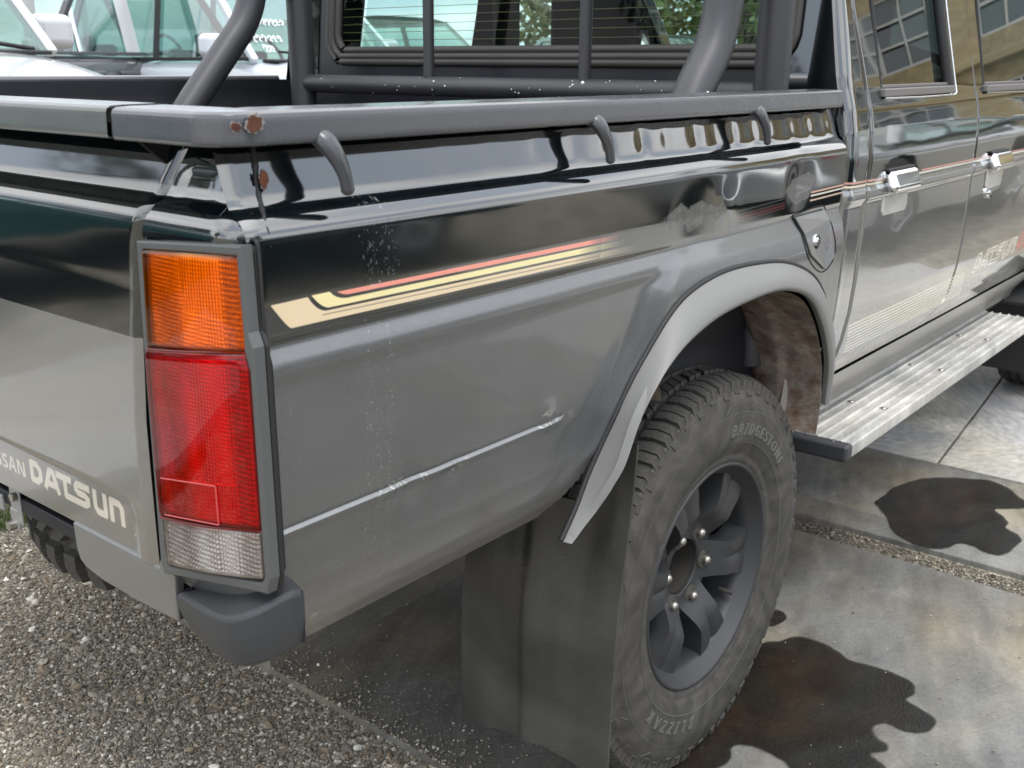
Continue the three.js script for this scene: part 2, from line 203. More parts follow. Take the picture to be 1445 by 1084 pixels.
// ---------------------------------------------------------------- gravel: stones one could not count
{
  const shapes = [];
  for (let k = 0; k < 5; k++) {
    const g = mergeVertices(new THREE.IcosahedronGeometry(1, 1).deleteAttribute('normal').deleteAttribute('uv')), p = g.attributes.position;
    for (let i = 0; i < p.count; i++) { const x = p.getX(i), y = p.getY(i), z = p.getZ(i), q = 1 + 0.55 * noise.noise(x * 1.1 + k * 7, y * 1.1, z * 1.1) + 0.22 * noise.noise(x * 2.7, y * 2.7 + k, z * 2.7); p.setXYZ(i, x * q * (1 + 0.12 * k), y * q * (0.62 + 0.05 * k), z * q); }
    const f = toCreasedNormals(g, 0.6); shapes.push(f);
  }
  const stone = phys({ color: 0xffffff, roughness: 0.88, bumpMap: withRepeat(grainBump, 1), bumpScale: 0.0006 });
  const r = rng(77), per = shapes.map(() => []);
  const put = (x, z, s, sink) => per[Math.floor(r() * 5)].push([x, z, s, sink]);
  // [x0, x1, z0, z1, stones]
  for (const [x0, x1, z0, z1, n] of [[-0.9, 0.43, -1.4, 1.2, 260000], [-1.6, 0.45, -4.2, -1.1, 26000], [0.45, 6, -1.28, -1.06, 9000], [1.766, 1.868, -0.6, 1.9, 15000]]) for (let i = 0; i < n; i++) {
    const x = lerp(x0, x1, r()), z = lerp(z0, z1, r());
    const q = r(), narrow = x0 > 1.7;
    let s = 0.0013 + 0.0030 * Math.pow(r(), 1.7); if (q > 0.95) s = 0.003 + 0.0032 * r(); if (q > 0.993) s = 0.0052 + 0.0065 * Math.pow(r(), 2); s *= narrow ? 0.62 : 0.78;
    const patch = fbm(x * 3.1, z * 3.1, 5.5, 4); if (q < 0.9 && patch < -0.12 && r() < 0.6) s *= 0.6;
    put(x, z, s, 0.3);
  }
  // a sprinkle of grit on the plates
  for (let i = 0; i < 900; i++) { const x = 0.44 + Math.pow(r(), 1.3) * 2.05, z = lerp(-0.3, 1.3, r()); per[i % 5].push([x, z, 0.0007 + 0.0017 * r() * r(), 0.2, 0.003]); }
  for (let i = 0; i < 2600; i++) { const x = 0.422 + Math.pow(r(), 2.4) * 0.11 * (0.4 + 1.2 * r()), z = lerp(-0.3, 1.1, r()); per[i % 5].push([x, z, 0.0009 + 0.0036 * r() * r() * r(), 0.2, 0.002]); }
  const pal = [[0.19, 0.172, 0.14], [0.25, 0.225, 0.185], [0.31, 0.285, 0.24], [0.14, 0.125, 0.1], [0.42, 0.395, 0.345], [0.25, 0.2, 0.145], [0.2, 0.19, 0.175], [0.72, 0.7, 0.65]];
  const o = new THREE.Object3D(), col = new THREE.Color(), root = new THREE.Group();
  root.name = 'gravel'; root.userData = { kind: 'stuff', label: 'loose grey and pale gravel on the yard', category: 'gravel' }; scene.add(root);
  shapes.forEach((g, k) => {
    const im = new THREE.InstancedMesh(g, stone, per[k].length); im.name = k ? 'pebbles_' + String(k).padStart(3, '0') : 'pebbles'; im.userData.kind = 'stuff'; im.castShadow = im.receiveShadow = true;
    per[k].forEach(([x, z, s, sink, y0], i) => {
      o.position.set(x, (y0 ?? G0 - 0.003) + s * sink, z); o.rotation.set((r() - 0.5) * 1.1, r() * 6.28, (r() - 0.5) * 1.1); o.scale.set(s * (0.8 + 0.5 * r()), s * (0.7 + 0.5 * r()), s * (0.8 + 0.4 * r())); o.updateMatrix(); im.setMatrixAt(i, o.matrix);
      const big = s > 0.006, p = pal[Math.floor(Math.pow(r(), big ? 0.8 : 1.05) * (big ? 8 : 7.3))], q = (0.75 + 0.5 * r()) * (x > 1.7 && x < 1.9 ? 0.5 : 1); col.setRGB(p[0] * q * 1.0, p[1] * q * 0.965, p[2] * q * 0.90); im.setColorAt(i, col);
    });
    root.add(im);
  });
  // grass at the edge of the kerb
  const blade = new THREE.BufferGeometry(); blade.setAttribute('position', new THREE.BufferAttribute(new Float32Array([-0.002, 0, 0, 0.002, 0, 0, -0.0013, 0.03, 0.004, 0.0014, 0.03, 0.004, 0.0, 0.055, 0.014]), 3)); blade.setIndex([0, 1, 2, 1, 3, 2, 2, 3, 4]); blade.computeVertexNormals();
  const gm = phys({ color: lin(1, 1, 1), roughness: 0.7, transmission: 0.35, thickness: 0 });
  const n = 5200, grass = new THREE.InstancedMesh(blade, gm, n); grass.name = 'grass'; grass.userData = { kind: 'stuff', label: 'short green grass along the kerb slab', category: 'grass' };
  for (let i = 0; i < n; i++) { const x = lerp(-1.6, 0.62, r()), z = -1.17 + 0.12 * fbm(x * 4, 1, 2, 3) - 0.07 + 0.13 * r(); o.position.set(x, G0 - 0.004, z); o.rotation.set((r() - 0.5) * 0.8, r() * 6.28, (r() - 0.5) * 0.8); const s = 0.4 + 0.6 * r(); o.scale.set(s, s, s); o.updateMatrix(); grass.setMatrixAt(i, o.matrix); const y = r(); col.setRGB(0.05 + 0.09 * y, 0.11 + 0.07 * y, 0.018 + 0.015 * y); grass.setColorAt(i, col); }
  scene.add(grass);
}
// ---------------------------------------------------------------- the pickup
const truck = thing('pickup_truck', 'black and silver double-cab pickup with striped bed side, seen from its rear corner', 'pickup truck');
const XR = -0.178;                    // plane of the tail
const BED_END = 1.158, SIDE_R = 0.03;
// across-section of the sides: z at height y, rounded at the creases
function section(pts, round) {
  const y0 = pts[pts.length - 1][0], y1 = pts[0][0], n = Math.round((y1 - y0) / 0.0005), a = new Float32Array(n + 1);
  for (let i = 0; i <= n; i++) { const y = y0 + (y1 - y0) * i / n; let k = 0; while (k < pts.length - 2 && y < pts[k + 1][0]) k++; const [ya, za] = pts[k], [yb, zb] = pts[k + 1]; a[i] = lerp(zb, za, clamp((y - yb) / (ya - yb))); }
  let b = a; for (let pass = 0; pass < 2; pass++) { const c = new Float32Array(n + 1); for (let i = 0; i <= n; i++) { let s = 0, m = 0; for (let j = -round; j <= round; j++) { s += b[clamp(i + j, 0, n)]; m++; } c[i] = s / m; } b = c; }
  return (y) => { const f = clamp((y - y0) / (y1 - y0)) * n, i = Math.min(n - 1, Math.floor(f)); return lerp(b[i], b[i + 1], f - i); };
}
const bedZ = section([[1.16, 0.7600], [1.12, 0.7728], [1.092, 0.7815], [1.0815, 0.7865], [1.0775, 0.7955], [1.066, 0.8055], [1.058, 0.8075], [1.0, 0.8062], [0.9645, 0.8032], [0.960, 0.8005], [0.957, 0.8008], [0.932, 0.8080], [0.90, 0.8078], [0.80, 0.804], [0.76, 0.8015], [0.70, 0.792], [0.66, 0.778], [0.635, 0.764], [0.60, 0.735]], 5);
const bedYs = (() => { const a = []; for (let y = 0.604; y < 1.149; y += (y > 0.93 && y < 1.1) || (y > 0.76 && y < 0.785) ? 0.002 : 0.005) a.push(y); return a; })();
// where the raised skirt round the wheel arch begins, and the flare itself, in (x, y)
const SKIRT = [[0.245, 0.56], [0.272, 0.596], [0.315, 0.640], [0.371, 0.72], [0.45, 0.843], [0.492, 0.912], [0.53, 0.945]];
const skirtX = (y) => { let k = 0; while (k < SKIRT.length - 2 && y > SKIRT[k + 1][1]) k++; const [xa, ya] = SKIRT[k], [xb, yb] = SKIRT[k + 1]; return lerp(xa, xb, clamp((y - ya) / (yb - ya))); };
const resample = (pts, n) => new THREE.CatmullRomCurve3(pts.map((p) => new THREE.Vector3(p[0], p[1], 0)), false, 'centripetal').getSpacedPoints(n).map((p) => [p.x, p.y]);
const ARCH_OUT = resample([[0.301, 0.594], [0.33, 0.627], [0.363, 0.675], [0.393, 0.722], [0.420, 0.769], [0.468, 0.824], [0.54, 0.882], [0.643, 0.906], [0.781, 0.906], [0.915, 0.887], [1.042, 0.835], [1.118, 0.752], [1.143, 0.675], [1.138, 0.606]], 72);
const ARCH_IN = resample([[0.312, 0.589], [0.340, 0.626], [0.361, 0.667], [0.383, 0.711], [0.411, 0.756], [0.473, 0.809], [0.578, 0.847], [0.709, 0.861], [0.835, 0.857], [0.944, 0.821], [1.013, 0.754], [1.045, 0.699], [1.062, 0.645], [1.068, 0.600]], 72);
const MID_ARCH = ARCH_OUT.map((p, i) => [lerp(p[0], ARCH_IN[i][0], 0.6), lerp(p[1], ARCH_IN[i][1], 0.6)]);
const inPoly = (x, y, P) => { let c = false; for (let i = 0, j = P.length - 1; i < P.length; j = i++) if ((P[i][1] > y) !== (P[j][1] > y) && x < ((P[j][0] - P[i][0]) * (y - P[i][1])) / (P[j][1] - P[i][1]) + P[i][0]) c = !c; return c; };
const ARCH_HOLE = [...MID_ARCH, [1.08, 0.5], [0.36, 0.5], [0.355, 0.60]];
const dents = (() => { const r = rng(9), a = []; for (let x = 0.1; x < 1.12; x += 0.055 + 0.03 * r()) a.push([x, 1.112 - 0.006 * r(), 0.009 + 0.010 * r(), (x < 0.3 ? 0.0005 : 0.0014) * (0.3 + 1.2 * r())]); return a; })();
function bedSideZ(x, y) {
  let z = bedZ(y);
  if (y < 0.957 && y > 0.6) { const sk = sstep(-0.02, 0.05, x - skirtX(y)); z += sk * 0.009 * (1 - sstep(0.885, 0.957, y)) * sstep(0.6, 0.75, y); }
  if (y < 0.95) { const inside = 1 - sstep(-0.034, 0.010, x - skirtX(y)); z -= 0.0058 * inside * (1 - sstep(0.912, 0.944, y)) * sstep(-0.19, -0.15, x) * sstep(0.62, 0.72, y); }
  const c = Math.abs(y - 0.7705); if (c < 0.012 && x < 0.30) z += (y < 0.7705 ? 0.0021 * (1 - sstep(0.002, 0.011, c)) : -0.0022 * (1 - sstep(0.0, 0.006, c))) * sstep(-0.175, -0.15, x) * (1 - sstep(0.285, 0.30, x));
  if (y > 1.085) for (const d of dents) { const q = ((x - d[0]) ** 2 + ((y - d[1]) * 0.8) ** 2) / (d[2] * d[2]); if (q < 9) z -= d[3] * Math.exp(-q); }
  // knocks in the panel
  for (const [X, Y, R, h] of [[0.60, 1.0, 0.05, 0.003], [0.69, 1.005, 0.03, -0.0025], [0.95, 1.015, 0.045, 0.004], [0.262, 0.782, 0.016, -0.004], [0.02, 0.765, 0.02, 0.003], [0.09, 0.76, 0.015, 0.002]]) { const q = ((x - X) ** 2 + (y - Y) ** 2) / (R * R); if (q < 6) z -= h * Math.exp(-q); }
  z += 0.0007 * fbm(x * 3.1, y * 3.6, 2.2, 3) + 0.0022 * Math.sin((x + 0.15) / 1.3 * Math.PI);
  return z;
}
// paint of the bed side: two tones, stripes, dust, run marks (2048 x 920 for 1.45 x 0.65 m)
const BX0 = -0.25, BY0 = 0.53, BW = 1.45, BH = 0.65;
const twoTone = (x) => 0.959 + 0.004 * sstep(-0.2, 1.1, x);
const flake = (x, y) => { const a = 1 - Math.hypot((x - 0.605) / 0.115, (y - 0.998) / 0.026), b = 1 - Math.hypot((x - 0.955) / 0.062, (y - 1.010) / 0.030), q = Math.max(a - 0.12, b + 0.05); return q < -0.4 ? -1 : q + 0.9 * fbm(x * 22, y * 30, 3.3, 5) - 0.22; };
function paintBed(mode) {
  return canvas(2048, 920, (c, w, h) => {
    const X = (x) => (x - BX0) / BW * w, Y = (y) => h - (y - BY0) / BH * h, S = w / BW, col = mode === 'color', r = rng(3);
    const im = c.createImageData(w, h), d = im.data;
    for (let j = 0; j < h; j++) for (let i = 0; i < w; i++) {
      const x = BX0 + i / w * BW, y = BY0 + (h - j) / h * BH, k = (j * w + i) * 4, dark = y > twoTone(x); d[k + 3] = 255;
      const n = fbm(x * 9, y * 9, 1.1, 4), f = noise.noise(x * 260, y * 260, 0.3), run = fbm(x * 42, y * 2.2, 6.6, 3);
      if (col) {
        const fl = sstep(-0.06, 0.16, flake(x, y) + 0.10 * f); if (dark) { const q = 34 + 36 * clamp(0.4 + n) + 22 * f + 26 * noise.noise(x * 90, y * 120, 2.7); d[k] = lerp(8 + 2 * n, q, fl); d[k + 1] = lerp(15 + 3 * n, q, fl); d[k + 2] = lerp(19 + 3 * n, q * 0.98, fl); }
        else { const grime = clamp(0.2 + 0.9 * run) * sstep(0.98, 0.7, y) * 0.22 + sstep(0.74, 0.62, y) * (0.35 + 0.5 * n); const v = 113 + 7 * n + 4 * f; d[k] = lerp(v * 0.985, 98, grime); d[k + 1] = lerp(v, 91, grime); d[k + 2] = lerp(v * 1.02, 83, grime); }
      } else {      // g roughness, b metalness
        d[k] = 255; d[k + 1] = dark ? lerp(14 + 22 * clamp(0.2 + n), 120, sstep(-0.06, 0.16, flake(x, y))) : 84 + 30 * clamp(0.4 + n + 0.5 * run) + 80 * sstep(0.72, 0.63, y); d[k + 2] = dark ? 0 : 178 - 90 * sstep(0.74, 0.63, y);
      }
    }
    c.putImageData(im, 0, 0);
    const fade = (a, x0, x1) => { const g = c.createLinearGradient(X(x0), 0, X(x1), 0); const rough = 'rgba(0,120,0,'; g.addColorStop(0, col ? a + '1)' : rough + '1)'); g.addColorStop(1, col ? a + '0)' : rough + '0)'); return g; };
    const poly = (pts, fill) => { c.fillStyle = fill; c.beginPath(); pts.forEach((p, i) => (i ? c.lineTo(X(p[0]), Y(p[1])) : c.moveTo(X(p[0]), Y(p[1])))); c.closePath(); c.fill(); };
    const band = (pts, fill) => { c.fillStyle = fill; c.beginPath(); for (const q of pts) { if (q.length === 2) { c[q === pts[0] ? 'moveTo' : 'lineTo'](X(q[0]), Y(q[1])); } else c.quadraticCurveTo(X(q[0]), Y(q[1]), X(q[2]), Y(q[3])); } c.closePath(); c.fill(); };
    // dull ghost of the stripe further on, then the three stripes
    poly([[0.36, 0.9975], [0.56, 0.999], [0.56, 0.972], [0.36, 0.968]], fade('rgba(88,88,84,', 0.30, 0.56));
    band([[-0.083, 0.9985], [0.40, 0.9965], [0.40, 0.9902], [-0.066, 0.9935], [-0.075, 0.9935, -0.083, 0.9985]], fade('rgba(228,140,122,', 0.33, 0.41));
    band([[-0.114, 1.0], [-0.0915, 1.0], [-0.084, 0.9915, -0.070, 0.9905], [0.42, 0.9882], [0.42, 0.9805], [-0.092, 0.9845], [-0.101, 0.985, -0.114, 1.0]], fade('rgba(232,218,160,', 0.31, 0.42));
    band([[-0.161, 0.9985], [-0.118, 0.9992], [-0.107, 0.983, -0.094, 0.9822], [0.46, 0.9775], [0.46, 0.9695], [-0.10, 0.9725], [-0.137, 0.9725], [-0.142, 0.974, -0.161, 0.9985]], fade('rgba(220,198,162,', 0.30, 0.46));
    if (col) { c.strokeStyle = 'rgba(12,14,16,0.55)'; c.lineWidth = 1.2; c.beginPath(); c.moveTo(X(-0.1), Y(0.9785)); c.lineTo(X(0.36), Y(0.9738)); c.stroke(); }
    // remains of the moulding strip and bare, flaked paint near the cab
    if (col) {
      for (const [y, t] of [[0.997, 2], [0.991, 1.5], [0.986, 2.5], [0.981, 1.5]]) { c.strokeStyle = 'rgba(120,116,110,0.8)'; c.lineWidth = t; c.beginPath(); c.moveTo(X(0.73), Y(y - 0.004)); c.lineTo(X(0.9), Y(y)); c.stroke(); }
      poly([[0.72, 0.986], [0.9, 0.99], [0.9, 0.981], [0.72, 0.977]], 'rgba(96,38,36,0.55)');
      for (const [y, q] of [[1.0, '205,160,140'], [0.994, '232,226,212'], [0.986, '214,190,170']]) { c.strokeStyle = `rgb(${q})`; c.lineWidth = 5; c.beginPath(); c.moveTo(X(1.0), Y(y - 0.002)); c.lineTo(X(1.16), Y(y)); c.stroke(); }
    }
    if (col) for (let i = 0; i < 70; i++) { const far = i % 3 === 0; c.strokeStyle = `rgba(${far ? '165,163,158' : '150,150,146'},${0.25 + 0.4 * r()})`; c.lineWidth = 0.7 + r(); const px = X((far ? 0.955 : 0.60) + (r() - 0.5) * (far ? 0.09 : 0.17)), py = Y((far ? 1.012 : 0.998) + (r() - 0.5) * 0.035), l = 3 + 9 * r(), a = r() * 6; c.beginPath(); c.moveTo(px, py); c.lineTo(px + Math.cos(a) * l, py + Math.sin(a) * l); c.stroke(); }
    // dried run marks down the panel by the lamp
    for (let s = 0; s < 9; s++) {
      let x = -0.045 + 0.012 * (s % 4) + 0.008 * r(); const strong = s < 3;
      for (let y = strong ? 1.085 : 1.06 - 0.2 * r(); y > 0.64; y -= y > 0.99 ? 0.0007 + 0.0016 * r() : 0.0020 + 0.003 * r()) { x += (r() - 0.5) * 0.0009; const up = y > 0.99; if (up && s > 4) continue; if (r() < (up ? 0.5 : strong ? 0.55 : 0.25)) { const R = (up ? 1.0 : 0.9) * (0.35 + r() * r() * 1.5); c.fillStyle = col ? `rgba(205,207,200,${(up ? 0.62 : 0.6) * (0.25 + 0.75 * r())})` : 'rgba(0,200,0,0.7)'; c.beginPath(); c.ellipse(X(x + (up ? (r() + r() + r() - 1.5) * 0.012 : (r() < 0.15 ? (r() - 0.5) * 0.012 : 0))), Y(y), R, R * (up ? 1.9 : 1.3), 0, 0, 7); c.fill(); } }
    }
    if (col) {
      for (let i = 0; i < 420; i++) { const x = BX0 + r() * BW, y = BY0 + r() * BH; c.fillStyle = `rgba(190,190,184,${0.1 + 0.35 * r()})`; c.beginPath(); c.arc(X(x), Y(y), 0.4 + r() * 0.8, 0, 7); c.fill(); }
      for (let i = 0; i < 46; i++) { const x = BX0 + r() * BW, y = 0.62 + r() * 0.33, l = 4 + r() * 30, a = r() < 0.7 ? 1.5 + (r() - 0.5) * 0.4 : r() * 3; c.strokeStyle = `rgba(180,180,176,${0.08 + 0.2 * r()})`; c.lineWidth = 0.6 + r(); c.beginPath(); c.moveTo(X(x), Y(y)); c.lineTo(X(x) + Math.cos(a) * l, Y(y) + Math.sin(a) * l); c.stroke(); }
      // knocks on the crease: bare scuffs
      for (const [x, y, n, s] of [[0.27, 0.786, 26, 0.016], [0.30, 0.775, 16, 0.02], [0.255, 0.772, 20, 0.014], [-0.01, 0.772, 34, 0.022], [0.10, 0.766, 16, 0.02], [0.02, 0.768, 14, 0.03]]) for (let i = 0; i < n; i++) { const v = 165 + r() * 70; c.strokeStyle = `rgba(${v},${v * 0.99},${v * 0.95},${0.25 + 0.5 * r()})`; c.lineWidth = 0.7 + r() * 1.6; const px = X(x + (r() - 0.5) * s * 2), py = Y(y + (r() - 0.5) * s * 0.6), a = r() * 3, l = 2 + r() * 9; c.beginPath(); c.moveTo(px, py); c.lineTo(px + Math.cos(a) * l, py + Math.sin(a) * l); c.stroke(); }
      c.strokeStyle = 'rgba(150,128,88,0.5)'; c.lineWidth = 1.4; c.beginPath(); c.moveTo(X(0.06), Y(0.762)); c.lineTo(X(0.12), Y(0.767)); c.stroke();
    }
  });
}
const bedPaint = phys({ map: tex(paintBed('color')), roughness: 1, metalness: 1, ior: 2.15, clearcoat: 0.7, clearcoatRoughness: 0.07 });
{ const t = tex(paintBed('surface'), false); bedPaint.roughnessMap = t; bedPaint.metalnessMap = t; }
{
  const x0 = XR - 0.003, xs = []; for (let x = x0; x < BED_END; x += 0.006) xs.push(x); xs.push(BED_END);
  const outer = ARCH_HOLE;
  const g = grid(xs, bedYs, (x, y) => [x, y, bedSideZ(x, y) - (x < XR + 0.01 ? 0.003 * (1 - sstep(x0, XR + 0.01, x)) : 0) - 0.007 * sstep(BED_END - 0.016, BED_END, x), (x - BX0) / BW, (y - BY0) / BH], (x, y) => inPoly(x, y, outer));
  mesh('bed_side', g, bedPaint, truck);
  // return flange at the cab end of the bed
  mesh('bed_side_flange', grid(2, bedYs, (u, y) => [BED_END, y, bedSideZ(BED_END, y) - 0.007 - u * 0.05]), M.darkPaint, truck);
}
// corner panel above the lamp, wrapping round to the tail
const seamZ = (y) => { const P = [[1.16, 0.683], [1.127, 0.676], [1.097, 0.661], [1.035, 0.640], [0.947, 0.622], [0.847, 0.6125], [0.66, 0.613]]; let k = 0; while (k < P.length - 2 && y < P[k + 1][0]) k++; return lerp(P[k + 1][1], P[k][1], clamp((y - P[k + 1][0]) / (P[k][0] - P[k + 1][0]))); };
{
  const ys = bedYs.filter((y) => y > 1.046);
  const fn = (s, y) => {
    const d = bedZ(y) - 0.80 , zs = seamZ(y) + 0.004, r = SIDE_R + 0.012;
    if (s < 1) { const z = lerp(zs, 0.80 - r, s); return [XR - d, y, z]; }
    if (s < 2) { const a = (s - 1) * Math.PI / 2; return [XR + r - (r + d) * Math.cos(a), y, 0.80 - r + (r + d) * Math.sin(a)]; }
    return [lerp(XR + r, XR + r + 0.012, s - 2), y, 0.80 + d - 0.0015 * (s - 2)];
  };
  const ss = []; for (let i = 0; i <= 14; i++) ss.push(i / 14); for (let i = 1; i <= 14; i++) ss.push(1 + i / 14); ss.push(2.5, 3);
  const dimple = (s, y) => { const p = fn(s, y); if (s < 0.86 && s > 0.12) { const q = sstep(0.12, 0.22, s) * (1 - sstep(0.66, 0.86, s)) * sstep(1.077, 1.082, y) * (1 - sstep(1.106, 1.113, y)); p[0] += 0.0016 * q; } return p; };
  mesh('corner_panel', grid(ss, ys, dimple), M.darkPaint, truck);
  // sealed joint between corner panel and bed side, with rust beside it
  const seam = ys.map((y) => { const q = fn(1.72, y); return [q[0] - 0.001, y, q[2] + 0.0015]; }).filter((_, i) => i % 3 === 0);
  mesh('joint_sealant', taper(seam.map((p, i) => [p[0] + 0.0006 * Math.sin(i * 1.3), p[1], p[2] + 0.0003 * Math.sin(i * 2.7)]), (t) => 0.0027 + 0.0004 * Math.sin(t * 19) + 0.0003 * Math.sin(t * 53), 60, 8), M.seal, truck);
}
function blot(cx, cy, rx, ry, seed, n = 72) { const a = []; for (let i = 0; i < n; i++) { const t = i / n * Math.PI * 2, q = 0.78 + 0.55 * fbm(Math.cos(t) * 1.6 + seed, Math.sin(t) * 1.6, seed, 5) + 0.16 * noise.noise(Math.cos(t) * 9, Math.sin(t) * 9, seed); a.push([cx + rx * q * Math.cos(t), cy + ry * q * Math.sin(t)]); } return a; }
mesh('rust_patch', slab(blot(-0.142, 1.107, 0.006, 0.011, 3), 0.7825, 0.0014, 0.0005), M.rust, truck);
mesh('rust_patch', [slab(blot(-0.168, 1.157, 0.0098, 0.0088, 8), 0.8088, 0.0016, 0.0006), slab(blot(-0.187, 1.155, 0.006, 0.005, 5), 0.8083, 0.0014, 0.0005)], M.rust, truck);
{ // pale flaked edge under the big rust patch
  const m = phys({ color: lin(0.2, 0.19, 0.185), roughness: 0.8 });
  mesh('flaked_edge', [slab(blot(-0.168, 1.157, 0.0120, 0.0105, 11), 0.8083, 0.0010, 0.0003), slab(blot(-0.187, 1.155, 0.0068, 0.0055, 15), 0.8079, 0.0010, 0.0003), slab(blot(-0.141, 1.106, 0.0068, 0.0115, 21), 0.7822, 0.0010, 0.0004)], m, truck);
}
// ---- tailgate
const TZ0 = -0.6, TY0 = 0.58;
const TBOT = 0.683;
function letters(c, X, Y, color, outline) {           // the word in its own wide lettering; X, Y map 0..1 along and 0..1 up
  const st = (pts, close) => { c.beginPath(); pts.forEach((p, i) => (i ? c.lineTo(X(p[0]), Y(p[1])) : c.moveTo(X(p[0]), Y(p[1])))); if (close) c.closePath(); c.stroke(); };
  const all = () => {
    st([[0.025, 0.86], [0.025, 0.14], [0.085, 0.14], [0.125, 0.32], [0.125, 0.66], [0.085, 0.86]], true);      // D
    st([[0.172, 0.0], [0.232, 0.86], [0.27, 0.86], [0.325, 0.0]]); st([[0.21, 0.3], [0.3, 0.3]]);              // A
    st([[0.305, 0.87], [0.47, 0.87]]); st([[0.40, 0.87], [0.40, 0.13], [0.50, 0.13]]);                        // T
    st([[0.66, 0.87], [0.535, 0.87], [0.515, 0.75], [0.515, 0.62], [0.535, 0.52], [0.6, 0.52], [0.635, 0.42], [0.635, 0.25], [0.6, 0.13], [0.47, 0.13]]);   // S
    st([[0.71, 1.0], [0.71, 0.3], [0.735, 0.13], [0.81, 0.13], [0.81, 1.0]]);                                 // U
    st([[0.872, 0.0], [0.872, 0.87], [0.95, 0.87], [0.975, 0.7], [0.975, 0.0]]);                               // N
  };
  c.lineJoin = 'round'; c.lineCap = 'butt'; const wid = Math.abs(X(0.046) - X(0));
  if (outline) { c.strokeStyle = color; c.lineWidth = wid * 0.85; all(); c.strokeStyle = outline; c.lineWidth = wid * 0.32; all(); } else { c.strokeStyle = color; c.lineWidth = wid * 0.88; all(); }
}
{
  const W = 2048, H = 960, zw = 1.28, yh = 0.6, z0 = -0.58, y0 = 0.58;
  const draw = (mode) => canvas(W, H, (c, w, h) => {
    const X = (z) => (z - z0) / zw * w, Y = (y) => h - (y - y0) / yh * h, col = mode === 'color', im = c.createImageData(w, h), d = im.data, r = rng(17);
    for (let j = 0; j < h; j++) for (let i = 0; i < w; i++) {
      const z = z0 + i / w * zw, y = y0 + (h - j) / h * yh, k = (j * w + i) * 4, dark = y > 0.9395, n = fbm(z * 8, y * 8, 4.1, 4), f = noise.noise(z * 250, y * 250, 0.7); d[k + 3] = 255;
      if (col) { if (dark) { d[k] = 8; d[k + 1] = 16; d[k + 2] = 19; } else { const v = 134 + 8 * n + 3 * f, g = sstep(0.8, 0.66, y) * (0.3 + 0.6 * n); d[k] = lerp(v * 1.0, 118, g); d[k + 1] = lerp(v * 0.995, 111, g); d[k + 2] = lerp(v * 0.985, 99, g); } }
      else { d[k] = 255; d[k + 1] = dark ? 16 : 72 + 40 * clamp(0.4 + n); d[k + 2] = dark ? 0 : 165; }
    }
    c.putImageData(im, 0, 0);
    letters(c, (t) => X(0.332 + t * 0.215), (t) => Y(0.7085 + t * 0.0305), col ? 'rgb(184,177,164)' : 'rgb(255,130,0)');
    c.fillStyle = col ? 'rgb(182,175,163)' : 'rgb(255,130,0)'; c.font = 'bold 46px sans-serif'; c.textAlign = 'right'; c.save(); c.translate(X(0.322), Y(0.7095)); c.scale(1.12, 0.98); c.fillText('NISSAN', 0, 0); c.restore();
    if (col) { for (let i = 0; i < 500; i++) { c.fillStyle = `rgba(200,196,186,${0.05 + 0.25 * r()})`; c.beginPath(); c.arc(r() * w, r() * h, 0.5 + r() * 1.1, 0, 7); c.fill(); } for (let i = 0; i < 60; i++) { const x = X(r() * 0.6), y = Y(0.66 + r() * 0.28), a = r() * 3, l = 5 + r() * 40; c.strokeStyle = `rgba(205,202,194,${0.05 + 0.14 * r()})`; c.lineWidth = 0.6 + 1.1 * r(); c.beginPath(); c.moveTo(x, y); c.lineTo(x + Math.cos(a) * l, y + Math.sin(a) * l); c.stroke(); }
      c.fillStyle = 'rgba(220,216,206,0.8)'; c.beginPath(); c.arc(X(0.566), Y(0.7065), 3, 0, 7); c.fill(); }
  });
  const m = phys({ map: tex(draw('color')), roughness: 1, metalness: 1, ior: 1.75, clearcoat: 0.9, clearcoatRoughness: 0.05 }); const t = tex(draw('s'), false); m.roughnessMap = t; m.metalnessMap = t;
  const ys = []; for (let y = TBOT; y < 1.148; y += (y > 0.735 && y < 0.77) || y > 1.05 ? 0.0022 : 0.006) ys.push(y);
  const us = []; for (let i = 0; i <= 150; i++) us.push(1 - Math.pow(1 - i / 150, 1.0));
  const g = grid(us, ys, (u, y) => {
    const zr = seamZ(y) - 0.004, z = lerp(-0.66, zr, u), edge = zr - z;
    let d = bedZ(Math.max(y, 0.975)) - 0.8062; if (y < 0.99) d = -0.0005;
    const rec = (1 - sstep(0.746, 0.757, y)) * sstep(-0.50, -0.48, z) * (1 - sstep(0.562 - 0.0 , 0.586, z + 0.5 * Math.max(0, y - 0.735)));
    d -= 0.0055 * rec;
    d -= 0.005 * (1 - sstep(0, 0.005, edge)) ** 2;
    d += 0.0008 * fbm(z * 3, y * 5, 7.7, 3) + 0.003 * sstep(0.95, 0.68, y);
    return [XR - 0.004 - d, y, z, (z - z0) / zw, (y - y0) / yh];
  });
  mesh('tailgate', g, m, truck);
  mesh('tailgate_edge', grid(2, ys, (u, y) => [XR + 0.006 - Math.min(0, bedZ(y) - 0.80) + u * 0.02, y, seamZ(y) - 0.0045]), M.darkPaint, truck);
  mesh('seam_backing', grid(2, ys, (u, y) => [XR + 0.012 - Math.min(0, bedZ(y) - 0.80), y, seamZ(y) + lerp(-0.02, 0.03, u)]), M.blackGap, truck);
  // sill panel below the tailgate, cut away in the middle for the hitch
  const pts = [[0.434, 0.684], [0.436, 0.65], [0.4405, 0.6385], [0.452, 0.6315], [0.49, 0.626], [0.56, 0.625], [0.64, 0.628], [0.645, 0.700], [0.62, 0.700], [0.612, 0.684]];
  const sg = slab(pts.map((p) => [p[0], p[1]]), 0, 0.012, 0.003); sg.rotateY(-Math.PI / 2); // (z, y) -> the plane across
  sg.translate(XR + 0.006, 0, 0);
  mesh('tail_sill', sg, M.silverPaint, truck);
